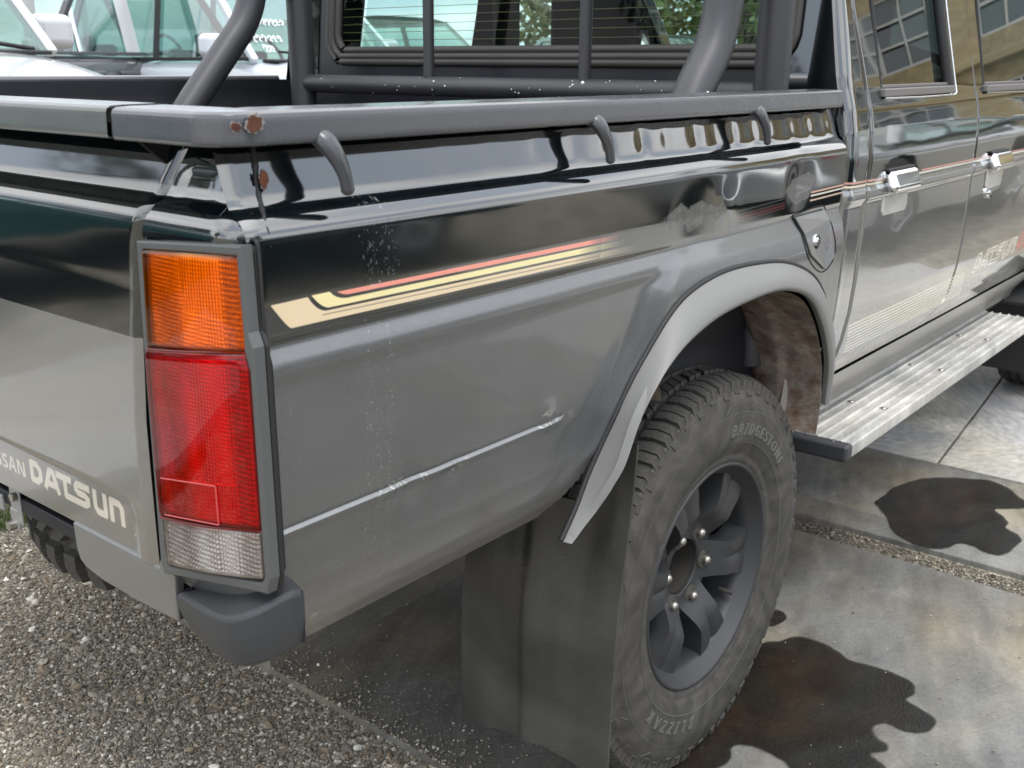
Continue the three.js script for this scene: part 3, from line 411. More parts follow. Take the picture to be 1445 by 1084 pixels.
  const sl = slab([[-0.6, 0.684], [-0.6, 0.63], [-0.14, 0.63], [-0.12, 0.684]], 0, 0.012, 0.003); sl.rotateY(-Math.PI / 2).translate(XR + 0.006, 0, 0);
  mesh('tail_sill', sl, M.silverPaint, truck);
  // number plate bracket hanging in the cut-out
  const bm = phys({ color: lin(0.3, 0.3, 0.3), metalness: 0.6, roughness: 0.45 });
  const br = mesh('plate_bracket', [box(0.004, 0.022, 0.34, -0.172, 0.648, 0.06, 0.001), box(0.004, 0.052, 0.026, -0.170, 0.652, 0.262, 0.002), box(0.03, 0.006, 0.024, -0.155, 0.676, 0.262, 0.002), box(0.004, 0.03, 0.02, -0.171, 0.632, 0.256, 0.002)], bm, truck);
  mesh('bolt', cyl(0.006, 0.006, 0.006, -0.176, 0.668, 0.268, 'x', 6), M.steelNut, br); mesh('bolt', cyl(0.007, 0.007, 0.01, -0.177, 0.625, 0.255, 'x', 6), M.steelNut, br);
}
// ---- tail lamp
{
  const lamp = group('tail_lamp', truck);
  const outer = [[0.648, 1.0435], [0.8110, 1.0565], [0.8130, 0.98], [0.8185, 0.967], [0.8190, 0.742], [0.8135, 0.725], [0.636, 0.688], [0.6325, 0.70], [0.640, 0.9], [0.6425, 0.945]];
  const inner = [[0.6565, 1.0365], [0.8035, 1.047], [0.8055, 0.976], [0.8055, 0.962], [0.8110, 0.945], [0.8110, 0.742], [0.8060, 0.7345], [0.6465, 0.6985], [0.6445, 0.71], [0.6475, 0.9], [0.6495, 0.94]];
  const toTail = (g, x) => g.rotateY(-Math.PI / 2).translate(x, 0, 0);
  const rim = slab(outer, 0, 0.013, 0.0018, [inner.slice().reverse()]);
  mesh('bezel', [toTail(rim, XR - 0.001)], M.bezel, lamp);
  const step = slab([[0.8045, 1.055], [0.8112, 1.050], [0.8130, 0.98], [0.8185, 0.966], [0.819, 0.745], [0.8135, 0.722], [0.8045, 0.722]], 0, 0.005, 0.001);
  mesh('bezel_lip', [toTail(step, XR + 0.0045)], M.seal, lamp);
  // dark gasket round the outside of the bezel
  mesh('gasket', tube([...outer.slice(0, 3).map((p) => [XR + 0.0030, p[1] + 0.003, p[0]]), [XR + 0.0065, 0.967, 0.8110], [XR + 0.0065, 0.742, 0.8105], [XR + 0.004, 0.724, 0.806], [XR - 0.004, 0.684, 0.634], [XR - 0.002, 0.9, 0.6375], [XR - 0.002, 1.042, 0.645]], 0.0022, 200, 6, true, 0.05), M.seal, lamp);
  mesh('lamp_tray', toTail(slab(inner, 0, 0.004, 0.0005), XR + 0.012), M.blackGap, lamp);
  const left = (y) => lerp(0.6455, 0.6575, sstep(0.69, 1.04, y));
  const zl = (y) => { const P = [[1.04, 0.6568], [0.94, 0.6500], [0.9, 0.6482], [0.71, 0.6452], [0.69, 0.6466]]; let k = 0; while (k < P.length - 2 && y < P[k + 1][0]) k++; return lerp(P[k + 1][1], P[k][1], clamp((y - P[k + 1][0]) / (P[k][0] - P[k + 1][0]))); };
  const zr = (y) => y > 0.962 ? lerp(0.8063, 0.8045, (y - 0.962) / 0.085) : y > 0.945 ? lerp(0.8120, 0.8063, (y - 0.945) / 0.017) : 0.8120;
  // each section is a ribbed bright reflector behind a smooth tinted pane
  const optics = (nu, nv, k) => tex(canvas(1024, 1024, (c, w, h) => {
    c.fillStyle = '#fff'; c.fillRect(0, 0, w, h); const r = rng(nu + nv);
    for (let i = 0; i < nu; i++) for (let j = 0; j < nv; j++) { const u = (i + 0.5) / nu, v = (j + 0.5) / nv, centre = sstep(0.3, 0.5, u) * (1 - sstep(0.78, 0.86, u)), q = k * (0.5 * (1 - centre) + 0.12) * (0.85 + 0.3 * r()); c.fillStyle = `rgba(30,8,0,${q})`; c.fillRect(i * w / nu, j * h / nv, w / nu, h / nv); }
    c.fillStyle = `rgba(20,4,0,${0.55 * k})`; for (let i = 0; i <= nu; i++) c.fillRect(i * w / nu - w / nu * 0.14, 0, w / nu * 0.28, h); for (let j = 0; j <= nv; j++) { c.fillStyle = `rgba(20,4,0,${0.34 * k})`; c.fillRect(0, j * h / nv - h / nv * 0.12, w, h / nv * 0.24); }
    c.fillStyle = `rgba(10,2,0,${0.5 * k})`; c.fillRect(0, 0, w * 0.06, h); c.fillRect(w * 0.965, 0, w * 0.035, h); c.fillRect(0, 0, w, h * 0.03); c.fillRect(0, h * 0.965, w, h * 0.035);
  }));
  const innerM = (q, cells) => phys({ color: lin(...q), map: optics(...cells), roughness: 0.4, metalness: 0.0 });
  const paneM = (q) => phys({ color: lin(...q), transmission: 1, roughness: 0, thickness: 0, ior: 1.5, specularIntensity: 0.55, side: THREE.DoubleSide });
  function lens(name, lo, hi, o) {
    const face = (depth, ribs) => (u, v) => {
      const yl = lerp(lo[0], hi[0], v), yr = lerp(lo[1], hi[1], v), y = lerp(yl, yr, u), z = lerp(zl(y), zr(y), u);
      const e = Math.min(u, 1 - u) * 0.155, ev = Math.min(v, 1 - v) * (hi[0] - lo[0]);
      let x = XR - 0.014 - o.out - 0.0045 * Math.sin(Math.PI * clamp(u)) + 0.009 * (1 - sstep(0, 0.009, (1 - u) * 0.155)) ** 2 + 0.002 * (1 - sstep(0, 0.003, ev)) + depth;
      if (ribs) x -= sstep(0.004, 0.010, e) * sstep(0.003, 0.006, ev) * o.rib((z - 0.65) * 1000, (y - 0.7) * 1000, u, v);
      return [x, y, z, u, v];
    };
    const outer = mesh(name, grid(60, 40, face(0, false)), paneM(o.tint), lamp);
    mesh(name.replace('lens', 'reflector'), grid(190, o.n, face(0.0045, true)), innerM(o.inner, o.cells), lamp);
    return outer;
  }
  const ridge = (t, p) => { const f = Math.abs(((t / p) % 1 + 1) % 1 - 0.5) * 2; return f * f; };
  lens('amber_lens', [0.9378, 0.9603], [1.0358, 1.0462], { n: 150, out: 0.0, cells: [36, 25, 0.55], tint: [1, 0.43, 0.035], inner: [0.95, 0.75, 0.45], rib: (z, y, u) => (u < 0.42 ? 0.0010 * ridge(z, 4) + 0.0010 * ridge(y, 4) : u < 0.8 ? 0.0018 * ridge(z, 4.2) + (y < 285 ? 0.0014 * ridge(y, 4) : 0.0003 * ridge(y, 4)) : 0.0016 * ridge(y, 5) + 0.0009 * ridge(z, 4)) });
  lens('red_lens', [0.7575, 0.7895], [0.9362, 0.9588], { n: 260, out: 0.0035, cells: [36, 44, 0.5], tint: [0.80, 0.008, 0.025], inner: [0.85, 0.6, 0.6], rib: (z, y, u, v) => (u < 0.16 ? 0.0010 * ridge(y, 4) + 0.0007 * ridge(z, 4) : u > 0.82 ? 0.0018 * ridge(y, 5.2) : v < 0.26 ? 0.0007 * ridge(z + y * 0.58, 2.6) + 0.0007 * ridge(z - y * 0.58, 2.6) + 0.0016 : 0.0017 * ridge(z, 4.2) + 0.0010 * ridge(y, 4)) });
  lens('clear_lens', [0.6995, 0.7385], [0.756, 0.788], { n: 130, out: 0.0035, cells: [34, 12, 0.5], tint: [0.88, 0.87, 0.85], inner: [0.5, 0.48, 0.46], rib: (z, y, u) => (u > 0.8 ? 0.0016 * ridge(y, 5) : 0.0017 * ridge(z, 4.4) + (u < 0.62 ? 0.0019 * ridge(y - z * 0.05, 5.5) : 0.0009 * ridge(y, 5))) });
  // thin dividing edges between the sections
  const divM = phys({ color: lin(0.10, 0.004, 0.006), roughness: 0.3 });
  mesh('lens_divider', tube([[XR - 0.0155, 0.9370, 0.6500], [XR - 0.0195, 0.9486, 0.725], [XR - 0.010, 0.9598, 0.8060]], 0.0013, 20, 6), divM, lamp);
  mesh('lens_divider', tube([[XR - 0.0175, 0.7568, 0.6460], [XR - 0.0225, 0.7728, 0.725], [XR - 0.012, 0.7888, 0.8115]], 0.0012, 20, 6), divM, lamp);
  // reflector panel edge moulded in the red section
  mesh('reflector_rim', [tube([[XR - 0.0215, 0.806, 0.662], [XR - 0.0225, 0.823, 0.757]], 0.0007, 4, 5), tube([[XR - 0.0225, 0.823, 0.757], [XR - 0.0225, 0.783, 0.757]], 0.0007, 4, 5), tube([[XR - 0.0225, 0.783, 0.757], [XR - 0.0215, 0.766, 0.662]], 0.0007, 4, 5)], phys({ color: lin(0.5, 0.08, 0.08), roughness: 0.3 }), lamp);
  // small step panel under the lamp
  mesh('lamp_foot_panel', grid(16, 8, (u, v) => { const z = lerp(0.63, 0.795, u); return [XR - 0.004 + 0.03 * v * 0.4 + 0.012 * sstep(0.8, 1, u), lerp(0.690 + 0.034 * u, 0.668, v), z]; }), M.silverPaint, truck);
}
// ---- bumper end
{
  const path = [[XR - 0.014, 0.658], [XR - 0.025, 0.70], [XR - 0.0365, 0.770], [XR - 0.034, 0.790], [XR - 0.022, 0.805], [XR + 0.010, 0.818], [XR + 0.026, 0.818]];
  const top = [0.6725, 0.681, 0.694, 0.7005, 0.7075, 0.7175, 0.714], bot = [0.640, 0.638, 0.640, 0.642, 0.645, 0.651, 0.655];
  const C = new THREE.CatmullRomCurve3(path.map((p, i) => new THREE.Vector3(p[0], top[i], p[1])), false, 'centripetal'), D = new THREE.CatmullRomCurve3(path.map((p, i) => new THREE.Vector3(p[0], bot[i], p[1])), false, 'centripetal');
  const cen = new THREE.Vector2(XR + 0.06, 0.70);
  const prof = [[-0.050, 1.0], [-0.006, 1.0], [-0.0015, 0.97], [0, 0.92], [0.0, 0.55], [-0.0015, 0.3], [-0.004, 0.08], [-0.009, 0.0], [-0.05, -0.05]];
  const g = grid(60, 40, (u, v) => {
    const a = C.getPoint(u), b = D.getPoint(u), f = v * (prof.length - 1), i = Math.min(prof.length - 2, Math.floor(f)), t = f - i, off = lerp(prof[i][0], prof[i + 1][0], t), hh = lerp(prof[i][1], prof[i + 1][1], t);
    const dx = cen.x - a.x, dz = cen.y - a.z, L = Math.hypot(dx, dz), k = -off;
    return [a.x + dx / L * k, lerp(b.y, a.y, hh), a.z + dz / L * k, u * 0.25, v * 0.1];
  });
  const bump = mesh('bumper_end', g, M.plasticGrey, truck);
  mesh('bumper_end_cap', grid(1, 12, (u, v) => { const a = C.getPoint(1), b = D.getPoint(1); return [a.x - 0.001, lerp(b.y, a.y, v), a.z - u * 0.05]; }), M.plasticGrey, truck);
  mesh('bumper_end_cap', grid(1, 12, (u, v) => { const a = C.getPoint(0), b = D.getPoint(0); return [a.x + u * 0.05, lerp(b.y, a.y, v), a.z + 0.0005]; }), M.plasticGrey, truck);
  // panel behind the bumper closing the tail below
  mesh('tail_lower_panel', grid(6, 6, (u, v) => [XR + 0.012, lerp(0.615, 0.69, v), lerp(0.62, 0.775, u)]), M.silverPaint, truck);
}
// ---- bed rail caps
{
  // profile across: out from the bed edge, up; [outward, height]
  const prof = [[-0.016, 1.1375], [0.003, 1.1375], [0.0055, 1.1388], [0.0064, 1.1415], [0.0058, 1.1610], [0.0046, 1.1645], [0.0005, 1.1668], [-0.012, 1.1675], [-0.048, 1.1680], [-0.056, 1.1660], [-0.060, 1.16], [-0.061, 1.10]];
  const at = (v) => { const f = v * (prof.length - 1), i = Math.min(prof.length - 2, Math.floor(f)), t = f - i; return [lerp(prof[i][0], prof[i + 1][0], t), lerp(prof[i][1], prof[i + 1][1], t)]; };
  const vs = Array.from({ length: 56 }, (_, i) => i / 55);
  const sideRise = (x) => 0.0;
  // corner piece and side run in one: from the seam on the tail round to the cab end
  const X0 = XR - 0.020, r = 0.034, ss = [0, 0.02, 0.15, 0.5, 0.8, 1]; for (let i = 1; i <= 14; i++) ss.push(1 + i / 14); for (let i = 1; i <= 40; i++) ss.push(2 + i / 40);
  const fn = (s, v) => {
    let [o, y] = at(v); if (s < 0.01 || s > 2.995) o -= 0.0;
    if (s <= 1) { const z = lerp(0.648, 0.80 - r, s); return [X0 - o, y + 0.0, z, z, v * 0.2]; }
    if (s <= 2) { const a = (s - 1) * Math.PI / 2, q = Math.max(0.0015, r + o); return [X0 + r - q * Math.cos(a), y, 0.80 - r + q * Math.sin(a), s, v * 0.2]; }
    const x = lerp(X0 + r, 1.098, s - 2); return [x, y + sideRise(x), 0.80 + o, x, v * 0.2];
  };
  mesh('bed_rail_cap', grid(ss, vs, fn), M.railCap, truck);
  mesh('rail_end', [slab(prof.map((p) => [0.80 + p[0], p[1]]), 0, 0.003, 0.001).rotateY(-Math.PI / 2).translate(1.1, 0, 0)], M.railCap, truck);
  const greyCap = phys({ color: lin(0.085, 0.092, 0.09), roughness: 0.4, roughnessMap: withRepeat(smudge, 2), clearcoat: 0.3, clearcoatRoughness: 0.3 });
  mesh('tailgate_rail_cap', grid(30, vs, (u, v) => { const [o, y] = at(v); const z = lerp(-0.66, 0.6415, u); return [X0 - o - 0.0015, y + 0.001, z, z, v * 0.2]; }), greyCap, truck);
  mesh('rail_seam', slab(prof.map((p) => [-(p[0] - 0.002), p[1] - 0.0008]), 0, 0.005, 0.0005).translate(X0, 0, 0.6425), M.blackGap, truck);
  // left-hand rail and its inner wall
  mesh('bed_rail_cap', grid(2, vs, (u, v) => { const [o, y] = at(v); return [lerp(X0, 1.1, u), y + 0.008, -0.80 - o, u, v * 0.2]; }), M.railCap, truck);
}
// ---- tie-down hooks
for (const x of [-0.082, 0.352, 0.785]) {
  const z0 = 0.8015;
  const g = taper([[x - 0.006, 1.1445, z0 - 0.006], [x - 0.004, 1.1375, z0 + 0.0035], [x + 0.001, 1.126, z0 + 0.0095], [x + 0.0075, 1.109, z0 + 0.013], [x + 0.0105, 1.0945, z0 + 0.0135]], (t) => lerp(0.0118, 0.0072, sstep(0, 0.95, t)), 30, 14, 0.8);
  mesh('tie_down_hook', [g, new THREE.SphereGeometry(0.0073, 12, 8).scale(1, 0.8, 0.8).translate(x + 0.0105, 1.0945, z0 + 0.0135)], M.hook, truck);
}
// ---- wheel arch flare
{
  const fl = grid(110, 22, (u, v) => {
    const f = u * 72, i = Math.min(71, Math.floor(f)), t = f - i, o = [lerp(ARCH_OUT[i][0], ARCH_OUT[i + 1][0], t), lerp(ARCH_OUT[i][1], ARCH_OUT[i + 1][1], t)], n = [lerp(ARCH_IN[i][0], ARCH_IN[i + 1][0], t), lerp(ARCH_IN[i][1], ARCH_IN[i + 1][1], t)];
    const root = Math.max(bedSideZ(Math.min(o[0], 1.15), Math.max(o[1], 0.605)) + 0.001, 0.798 * Math.max(sstep(0.78, 0.86, u), 1 - sstep(0.08, 0.36, u))), kk = 1, grow = 0.25 + 0.75 * sstep(0, 0.13, u) * lerp(1, 0.82, sstep(0.9, 1, u));
    const tip = Math.sqrt(clamp(u / 0.045)); n[0] = lerp(o[0], n[0], tip); n[1] = lerp(o[1], n[1], tip);
    if (v <= 0.8) { const w = v / 0.8, q = 1 - Math.pow(1 - w, lerp(1.15, 2.1, sstep(0.12, 0.42, u))); return [lerp(o[0], n[0], w), lerp(o[1], n[1], w), root + (0.853 - root) * q * lerp(0.12, 1, grow) - 0.004 * sstep(0.86, 1, w)]; }
    const w = (v - 0.8) / 0.2, cx = 0.73, cy = 0.45, dx = n[0] - cx, dy = n[1] - cy, L = Math.hypot(dx, dy);
    return [n[0] - dx / L * -0.004 * w, n[1] + dy / L * 0.004 * w, lerp(root + (0.849 - root) * lerp(0.12, 1, grow), Math.max(root - 0.002, root + (0.849 - root) * lerp(0.12, 1, grow) - 0.012), w)];
  });
  mesh('wheel_arch_flare', fl, M.flare, truck);
  mesh('flare_gasket', tube(ARCH_OUT.filter((_, i) => i % 3 === 0).map((p) => [p[0], p[1], Math.max(bedSideZ(Math.min(p[0], 1.15), Math.max(p[1], 0.605)) + 0.0006, p[1] < 0.68 ? 0.797 : 0)]), 0.0042, 120, 8), M.seal, truck);
}
// ---- wheel well: liner following the arch, with ribs and an inner wall
{
  const cx = 0.735, cy = 0.46;
  const line = ARCH_IN.filter((p) => p[0] > 0.46 && p[1] > 0.66).map((p) => [cx + (p[0] - cx) * 0.995, cy + (p[1] - cy) * 0.995]); line.unshift([0.484, 0.752]); line.push([1.060, 0.585], [1.052, 0.545]);
  const L = resample(line, 90);
  mesh('wheel_well', grid(90, 70, (u, v) => { const i = Math.round(u * 90), p = L[i]; const rib = 0.010 * (sstep(0.16, 0.19, v) - sstep(0.30, 0.33, v)) + 0.010 * (sstep(0.44, 0.47, v) - sstep(0.56, 0.59, v)) + 0.012 * (sstep(0.72, 0.75, v) - sstep(0.86, 0.89, v)); const dx = cx - p[0], dy = cy - p[1], q = Math.hypot(dx, dy); return [p[0] + dx / q * rib, p[1] + dy / q * rib, lerp(0.835, 0.40, v), u * 2, v * 0.6]; }), M.wheelWell, truck);
  mesh('wheel_well_wall', grid(8, 8, (u, v) => [lerp(0.25, 1.1, u), lerp(0.4, 0.95, v), 0.41, u, v]), M.underbody, truck);
  // seam lip, bracket and hose stub on the front face of the well
  mesh('well_seam_lip', tube([[1.088, 0.80, 0.70], [1.098, 0.70, 0.70], [1.094, 0.60, 0.705], [1.076, 0.50, 0.71]], 0.006, 30, 8), M.wheelWell, truck);
  mesh('filler_hose', [cyl(0.016, 0.018, 0.03, 1.062, 0.765, 0.735, 'z', 16), taper([[1.075, 0.77, 0.745], [1.07, 0.7, 0.76], [1.072, 0.62, 0.762], [1.066, 0.575, 0.76]], (t) => 0.017 + 0.002 * Math.sin(t * 9), 20, 12, 0.5)], phys({ color: lin(0.26, 0.235, 0.2), roughness: 0.8 }), truck);
}
// ---- mud flap
{
  const bot = [[0.147, 0.538], [0.164, 0.612], [0.175, 0.671], [0.184, 0.713], [0.17, 0.77], [0.145, 0.829]];
  const P = (a, u) => { const n = a.length - 1, f = u * n, i = Math.min(n - 1, Math.floor(f)), t = f - i; return [lerp(a[i][0], a[i + 1][0], t), lerp(a[i][1], a[i + 1][1], t)]; };
  const wave = (z, y) => 0.007 * sstep(0.655, 0.672, z) * (1 - sstep(0.68, 0.78, z)) + 0.0025 * Math.sin((z - 0.5) * 38 + y * 3) * (1 - sstep(0.3, 0.7, y)) + 0.004 * fbm(z * 9, y * 2, 1, 3);
  const f = (k) => (u, v) => { const a = P(bot, u), zt = lerp(0.54, 0.842, u), z = lerp(a[1], zt, v), yt = 0.60 + 0.11 * sstep(0.76, 0.84, z), y = lerp(a[0], yt, v); return [0.388 + 0.024 * sstep(0.45, 1, v) - wave(z, y) + k + 0.02 * (1 - v) * 0, y, z, z, y]; };
  const flapM = phys({ color: lin(0.074, 0.074, 0.072), roughness: 0.6, map: noiseTex(512, (x, y) => { const v = 190 + 100 * pfbm(x, y, 5, 5, 2) + 26 * fbm(x * 34, y * 1.6, 3.3, 3); return [v, v, v * 0.99]; }), roughnessMap: withRepeat(smudge, 1), bumpMap: withRepeat(grainBump, 5), bumpScale: 0.0004 });
  const a = grid(50, 40, f(0)), b = grid(50, 40, f(0.004)), e1 = grid(50, 1, (u, v) => f(0.004 * v)(u, 0)), e2 = grid(1, 40, (u, v) => f(0.004 * u)(1, v)), e3 = grid(1, 40, (u, v) => f(0.004 * u)(0, v));
  mesh('mud_flap', [a, b, e1, e2, e3], flapM, truck);
}
// ---- wheels
const font = await new FontLoader().loadAsync('fonts/droid/droid_sans_bold.typeface.json');
const TYRE_R = 0.361, AXLE_Y = 0.349, AXLE_X = 0.764, TZ = 0.675;     // TZ: middle of the tread
function arcText(str, R, a0, size, gap, skew, depth, zface) {       // letters along a circle, clockwise from angle a0, tops outward
  const out = []; let a = a0;
  for (const ch of str) {
    const g = new TextGeometry(ch, { font, size, depth, curveSegments: 3, bevelEnabled: true, bevelThickness: 0.0004, bevelSize: 0.0003, bevelSegments: 1 });
    g.computeBoundingBox(); const w = g.boundingBox.max.x;
    const p = g.attributes.position; for (let i = 0; i < p.count; i++) { const x = p.getX(i) + skew * p.getY(i), y = p.getY(i), th = a - x / R, rr = R + y; p.setXYZ(i, Math.cos(th) * rr, Math.sin(th) * rr, zface(rr) + p.getZ(i) - 0.0004); }
    g.computeVertexNormals(); out.push(g); a -= (w + gap) / R;
  }
  return merge(out);
}
const TYRE_PROFILE = [[0.200, 0.098], [0.206, 0.1085], [0.213, 0.1115], [0.222, 0.1125], [0.230, 0.1165], [0.246, 0.1225], [0.262, 0.1245], [0.290, 0.1245], [0.302, 0.1225], [0.318, 0.1185], [0.334, 0.1115], [0.345, 0.103], [0.3515, 0.09], [0.3535, 0.06], [0.354, 0]];
const sideZ = (rr) => { let k = 0; while (k < TYRE_PROFILE.length - 2 && rr > TYRE_PROFILE[k + 1][0]) k++; const [a, b] = TYRE_PROFILE[k], [c, d] = TYRE_PROFILE[k + 1]; return lerp(b, d, clamp((rr - a) / (c - a))); };
function tyreGeometry(pitch, chunky, flat) {
  const P = [...TYRE_PROFILE.map((p) => [p[0], p[1]]), ...TYRE_PROFILE.slice(0, -1).reverse().map((p) => [p[0], -p[1]])];
  const parts = [grid(160, Array.from({ length: 113 }, (_, i) => i / 112), (u, v) => { const f = v * (P.length - 1), i = Math.min(P.length - 2, Math.floor(f)), t = f - i, rr = lerp(P[i][0], P[i + 1][0], t), a = u * 2 * Math.PI; let z = lerp(P[i][1], P[i + 1][1], t);
    if (rr > 0.238 && rr < 0.302 && z > 0) { const band = sstep(0.238, 0.242, rr) * (1 - sstep(0.3, 0.302, rr)); z += 0.0012 * band * (0.0); }
    return [Math.cos(a) * rr, Math.sin(a) * rr, z, u * 6, v * 1.2]; })];
  const block = (a0, a1, z0, z1, r0, r1, skew, drop) => {      // curved brick on the tread
    const g = grid([0, 0.06, 0.5, 0.94, 1], [0, 0.06, 0.5, 0.94, 1], (u, v) => { const e = Math.min(u, 1 - u, v, 1 - v), edge = e < 0.01; const z = lerp(z0, z1, v), a = lerp(a0, a1, u) + skew * (z - (z0 + z1) / 2), d = drop ? drop(z) : 0, rr = (edge ? r0 : r1) - d; const k = edge ? 1.0 : 0.97; const zc = (z0 + z1) / 2, ac = lerp(a0, a1, 0.5) + skew * (z - zc); return [Math.cos(ac + (a - ac) * k) * rr, Math.sin(ac + (a - ac) * k) * rr, zc + (z - zc) * k]; });
    parts.push(toCreasedNormals(g, 0.7));
  };
  const r = rng(31), W = 2 * Math.PI / pitch;
  const shoulder = (z) => { const q = (Math.abs(z) - 0.082) / 0.03; return q > 0 ? 0.012 * q * q : 0; };
  for (let i = 0; i < pitch; i++) {
    const a = i * W, wob = 0.08 * W * Math.sin(i * 2.1);
    for (const s of [1, -1]) {
      if (chunky) { block(a, a + W * 0.6, s * 0.058, s * 0.112, 0.345, TYRE_R + 0.006, 0, shoulder); block(a + W * 0.3, a + W * 0.85, s * 0.008, s * 0.05, 0.35, TYRE_R + 0.006, s * 3, null); continue; }
      // shoulder block in three sipes, then two inner ribs of blocks
      for (let q = 0; q < 2; q++) block(a + W * (0.02 + 0.43 * q), a + W * (0.02 + 0.43 * q + 0.425), s * 0.067, s * 0.1125, 0.338, TYRE_R - 0.001, -s * 0.6, shoulder);
      for (let q = 0; q < 2; q++) block(a + wob + W * (0.02 + 0.43 * q), a + wob + W * (0.02 + 0.43 * q + 0.422), s * 0.0345, s * 0.0605, 0.35, TYRE_R, s * 1.3, null);
      block(a + W * 0.35 - wob, a + W * 1.22 - wob, s * 0.003, s * 0.0285, 0.35, TYRE_R + 0.0004, -s * 1.5, null);
      // buttress lugs running a little way down the sidewall
      const b = grid([0, 0.1, 0.9, 1], [0, 0.15, 0.85, 1], (u, v) => { const edge = u < 0.01 || u > 0.99 || v < 0.01, rr = lerp(0.322 + 0.006 * (i % 2), 0.349, v), th = a + W * lerp(0.12, 0.62, u); return [Math.cos(th) * rr, Math.sin(th) * rr, s * (sideZ(rr) + (edge ? -0.002 : 0.0026))]; });
      parts.push(toCreasedNormals(b, 0.7));
    }
  }
  const g = merge(parts);
  if (flat) { const p = g.attributes.position, n = g.attributes.normal; for (let i = 0; i < p.count; i++) { const y = p.getY(i); if (y < flat) { p.setY(i, flat + (y - flat) * 0.02); } else if (y < flat + 0.07 && p.getX(i) > -0.2 && p.getX(i) < 0.2) { const q = 1 - (y - flat) / 0.07; p.setZ(i, p.getZ(i) * (1 + 0.035 * q)); } } }
  return g;
}
function rimParts(w) {
  const ring = (pts, n = 96) => new THREE.LatheGeometry(pts.map((p) => new THREE.Vector2(p[0], p[1])), n).rotateX(Math.PI / 2);
  // outer lip, dish and barrel; second number is the depth towards the outside
  const lip = ring([[0.2005, 0.090], [0.2055, 0.097], [0.2075, 0.1035], [0.2072, 0.1085], [0.2045, 0.1112], [0.2015, 0.1112], [0.1985, 0.1085], [0.1935, 0.1005], [0.183, 0.0885], [0.1785, 0.083], [0.1755, 0.070], [0.1745, 0.02], [0.172, -0.09], [0.185, -0.11]]);
  const back = ring([[0.172, -0.085], [0.06, -0.07], [0.03, -0.06]]);
  const parts = [lip];
  // six spokes: broad where they meet the dish, waisted, thick at the hub
  for (let k = 0; k < 6; k++) {
    const a = (53 + 60 * k) * Math.PI / 180;
    const sec = (t, q) => { // t along the spoke from the hub, q round the section
      const R = lerp(0.052, 0.181, t), wid = lerp(0.038, 0.033, sstep(0, 0.4, t)) + 0.013 * sstep(0.55, 1, t), front = 0.056 + 0.035 * sstep(0.04, 0.55, t) - 0.003 * sstep(0.75, 1, t), back_ = front - lerp(0.04, 0.045, t);
      const e = q * 2 * Math.PI, c = Math.cos(e), s = Math.sin(e), sx = clamp(c * 1.55, -1, 1) , sy = clamp(s * 1.55, -1, 1);
      const groove = sy > 0.5 ? -0.0045 * (1 - Math.min(1, Math.abs(sx) / 0.55)) ** 2 * sstep(0.3, 0.55, t) : 0;
      const x = R, y = sx * wid, z = lerp(back_, front, (sy + 1) / 2) + groove;
      return [x * Math.cos(a) - y * Math.sin(a), x * Math.sin(a) + y * Math.cos(a), z];
    };
    parts.push(toCreasedNormals(grid(24, 48, (u, v) => sec(u, v)), 0.5));
  }
  // hub disc with the open centre
  parts.push(ring([[0.0515, 0.0], [0.0515, 0.052], [0.054, 0.0555], [0.088, 0.0575], [0.095, 0.054], [0.098, 0.03]], 72));
  mesh('rim', parts, M.rim, w);
  mesh('brake_drum', [back, ring([[0.148, -0.08], [0.148, -0.01], [0.142, 0.0], [0.06, 0.004], [0.04, 0.004]], 60)], M.underbody, w);
  mesh('hub', [ring([[0.0508, -0.03], [0.0508, 0.048], [0.0495, 0.048], [0.049, 0.004], [0.040, 0.002], [0.036, 0.014], [0.028, 0.018], [0.012, 0.019], [0.0005, 0.019]], 40)], M.rustyHub, w);
  for (let k = 0; k < 6; k++) {
    const a = (53 + 60 * k + (k === 0 ? 0 : 0)) * Math.PI / 180, x = Math.cos(a) * 0.0698, y = Math.sin(a) * 0.0698;
    // seat pad rubbed bare, then the acorn nut
    mesh('nut_seat', cyl(0.0165, 0.0185, 0.004, x, y, 0.0585, 'z', 20), phys({ color: lin(0.075, 0.07, 0.062), metalness: 0.3, roughness: 0.7, bumpMap: withRepeat(grainBump, 2), bumpScale: 0.001 }), w);
    mesh('wheel_nut', [cyl(0.0102, 0.0102, 0.009, x, y, 0.062, 'z', 6), new THREE.SphereGeometry(0.0082, 14, 10).scale(1, 1, 0.8).translate(x, y, 0.0665)], M.steelNut, w);
  }
  mesh('valve', [cyl(0.004, 0.0045, 0.03, 0.16 * Math.cos(-0.62), 0.16 * Math.sin(-0.62), 0.078, 'z', 10)], M.rubber, w);
  mesh('balance_weight', box(0.007, 0.03, 0.012, 0.1695, -0.042, 0.045, 0.002), phys({ color: lin(0.16, 0.16, 0.16), roughness: 0.6, metalness: 0.4 }), w);
}
const tyreG = tyreGeometry(50, false, -AXLE_Y + 0.0012);
const wheel = group('wheel', truck, [AXLE_X, AXLE_Y, TZ]);
mesh('tyre', tyreG, M.rubber, wheel);
const letterM = phys({ color: lin(0.09, 0.087, 0.081), roughness: 0.75 });
mesh('tyre_lettering', [arcText('BRIDGESTONE', 0.2585, 1.53, 0.0205, 0.0058, 0.22, 0.0013, sideZ), arcText('BLIZZAK', 0.2555, -1.76, 0.0215, 0.0115, 0.22, 0.0013, sideZ)], letterM, wheel);
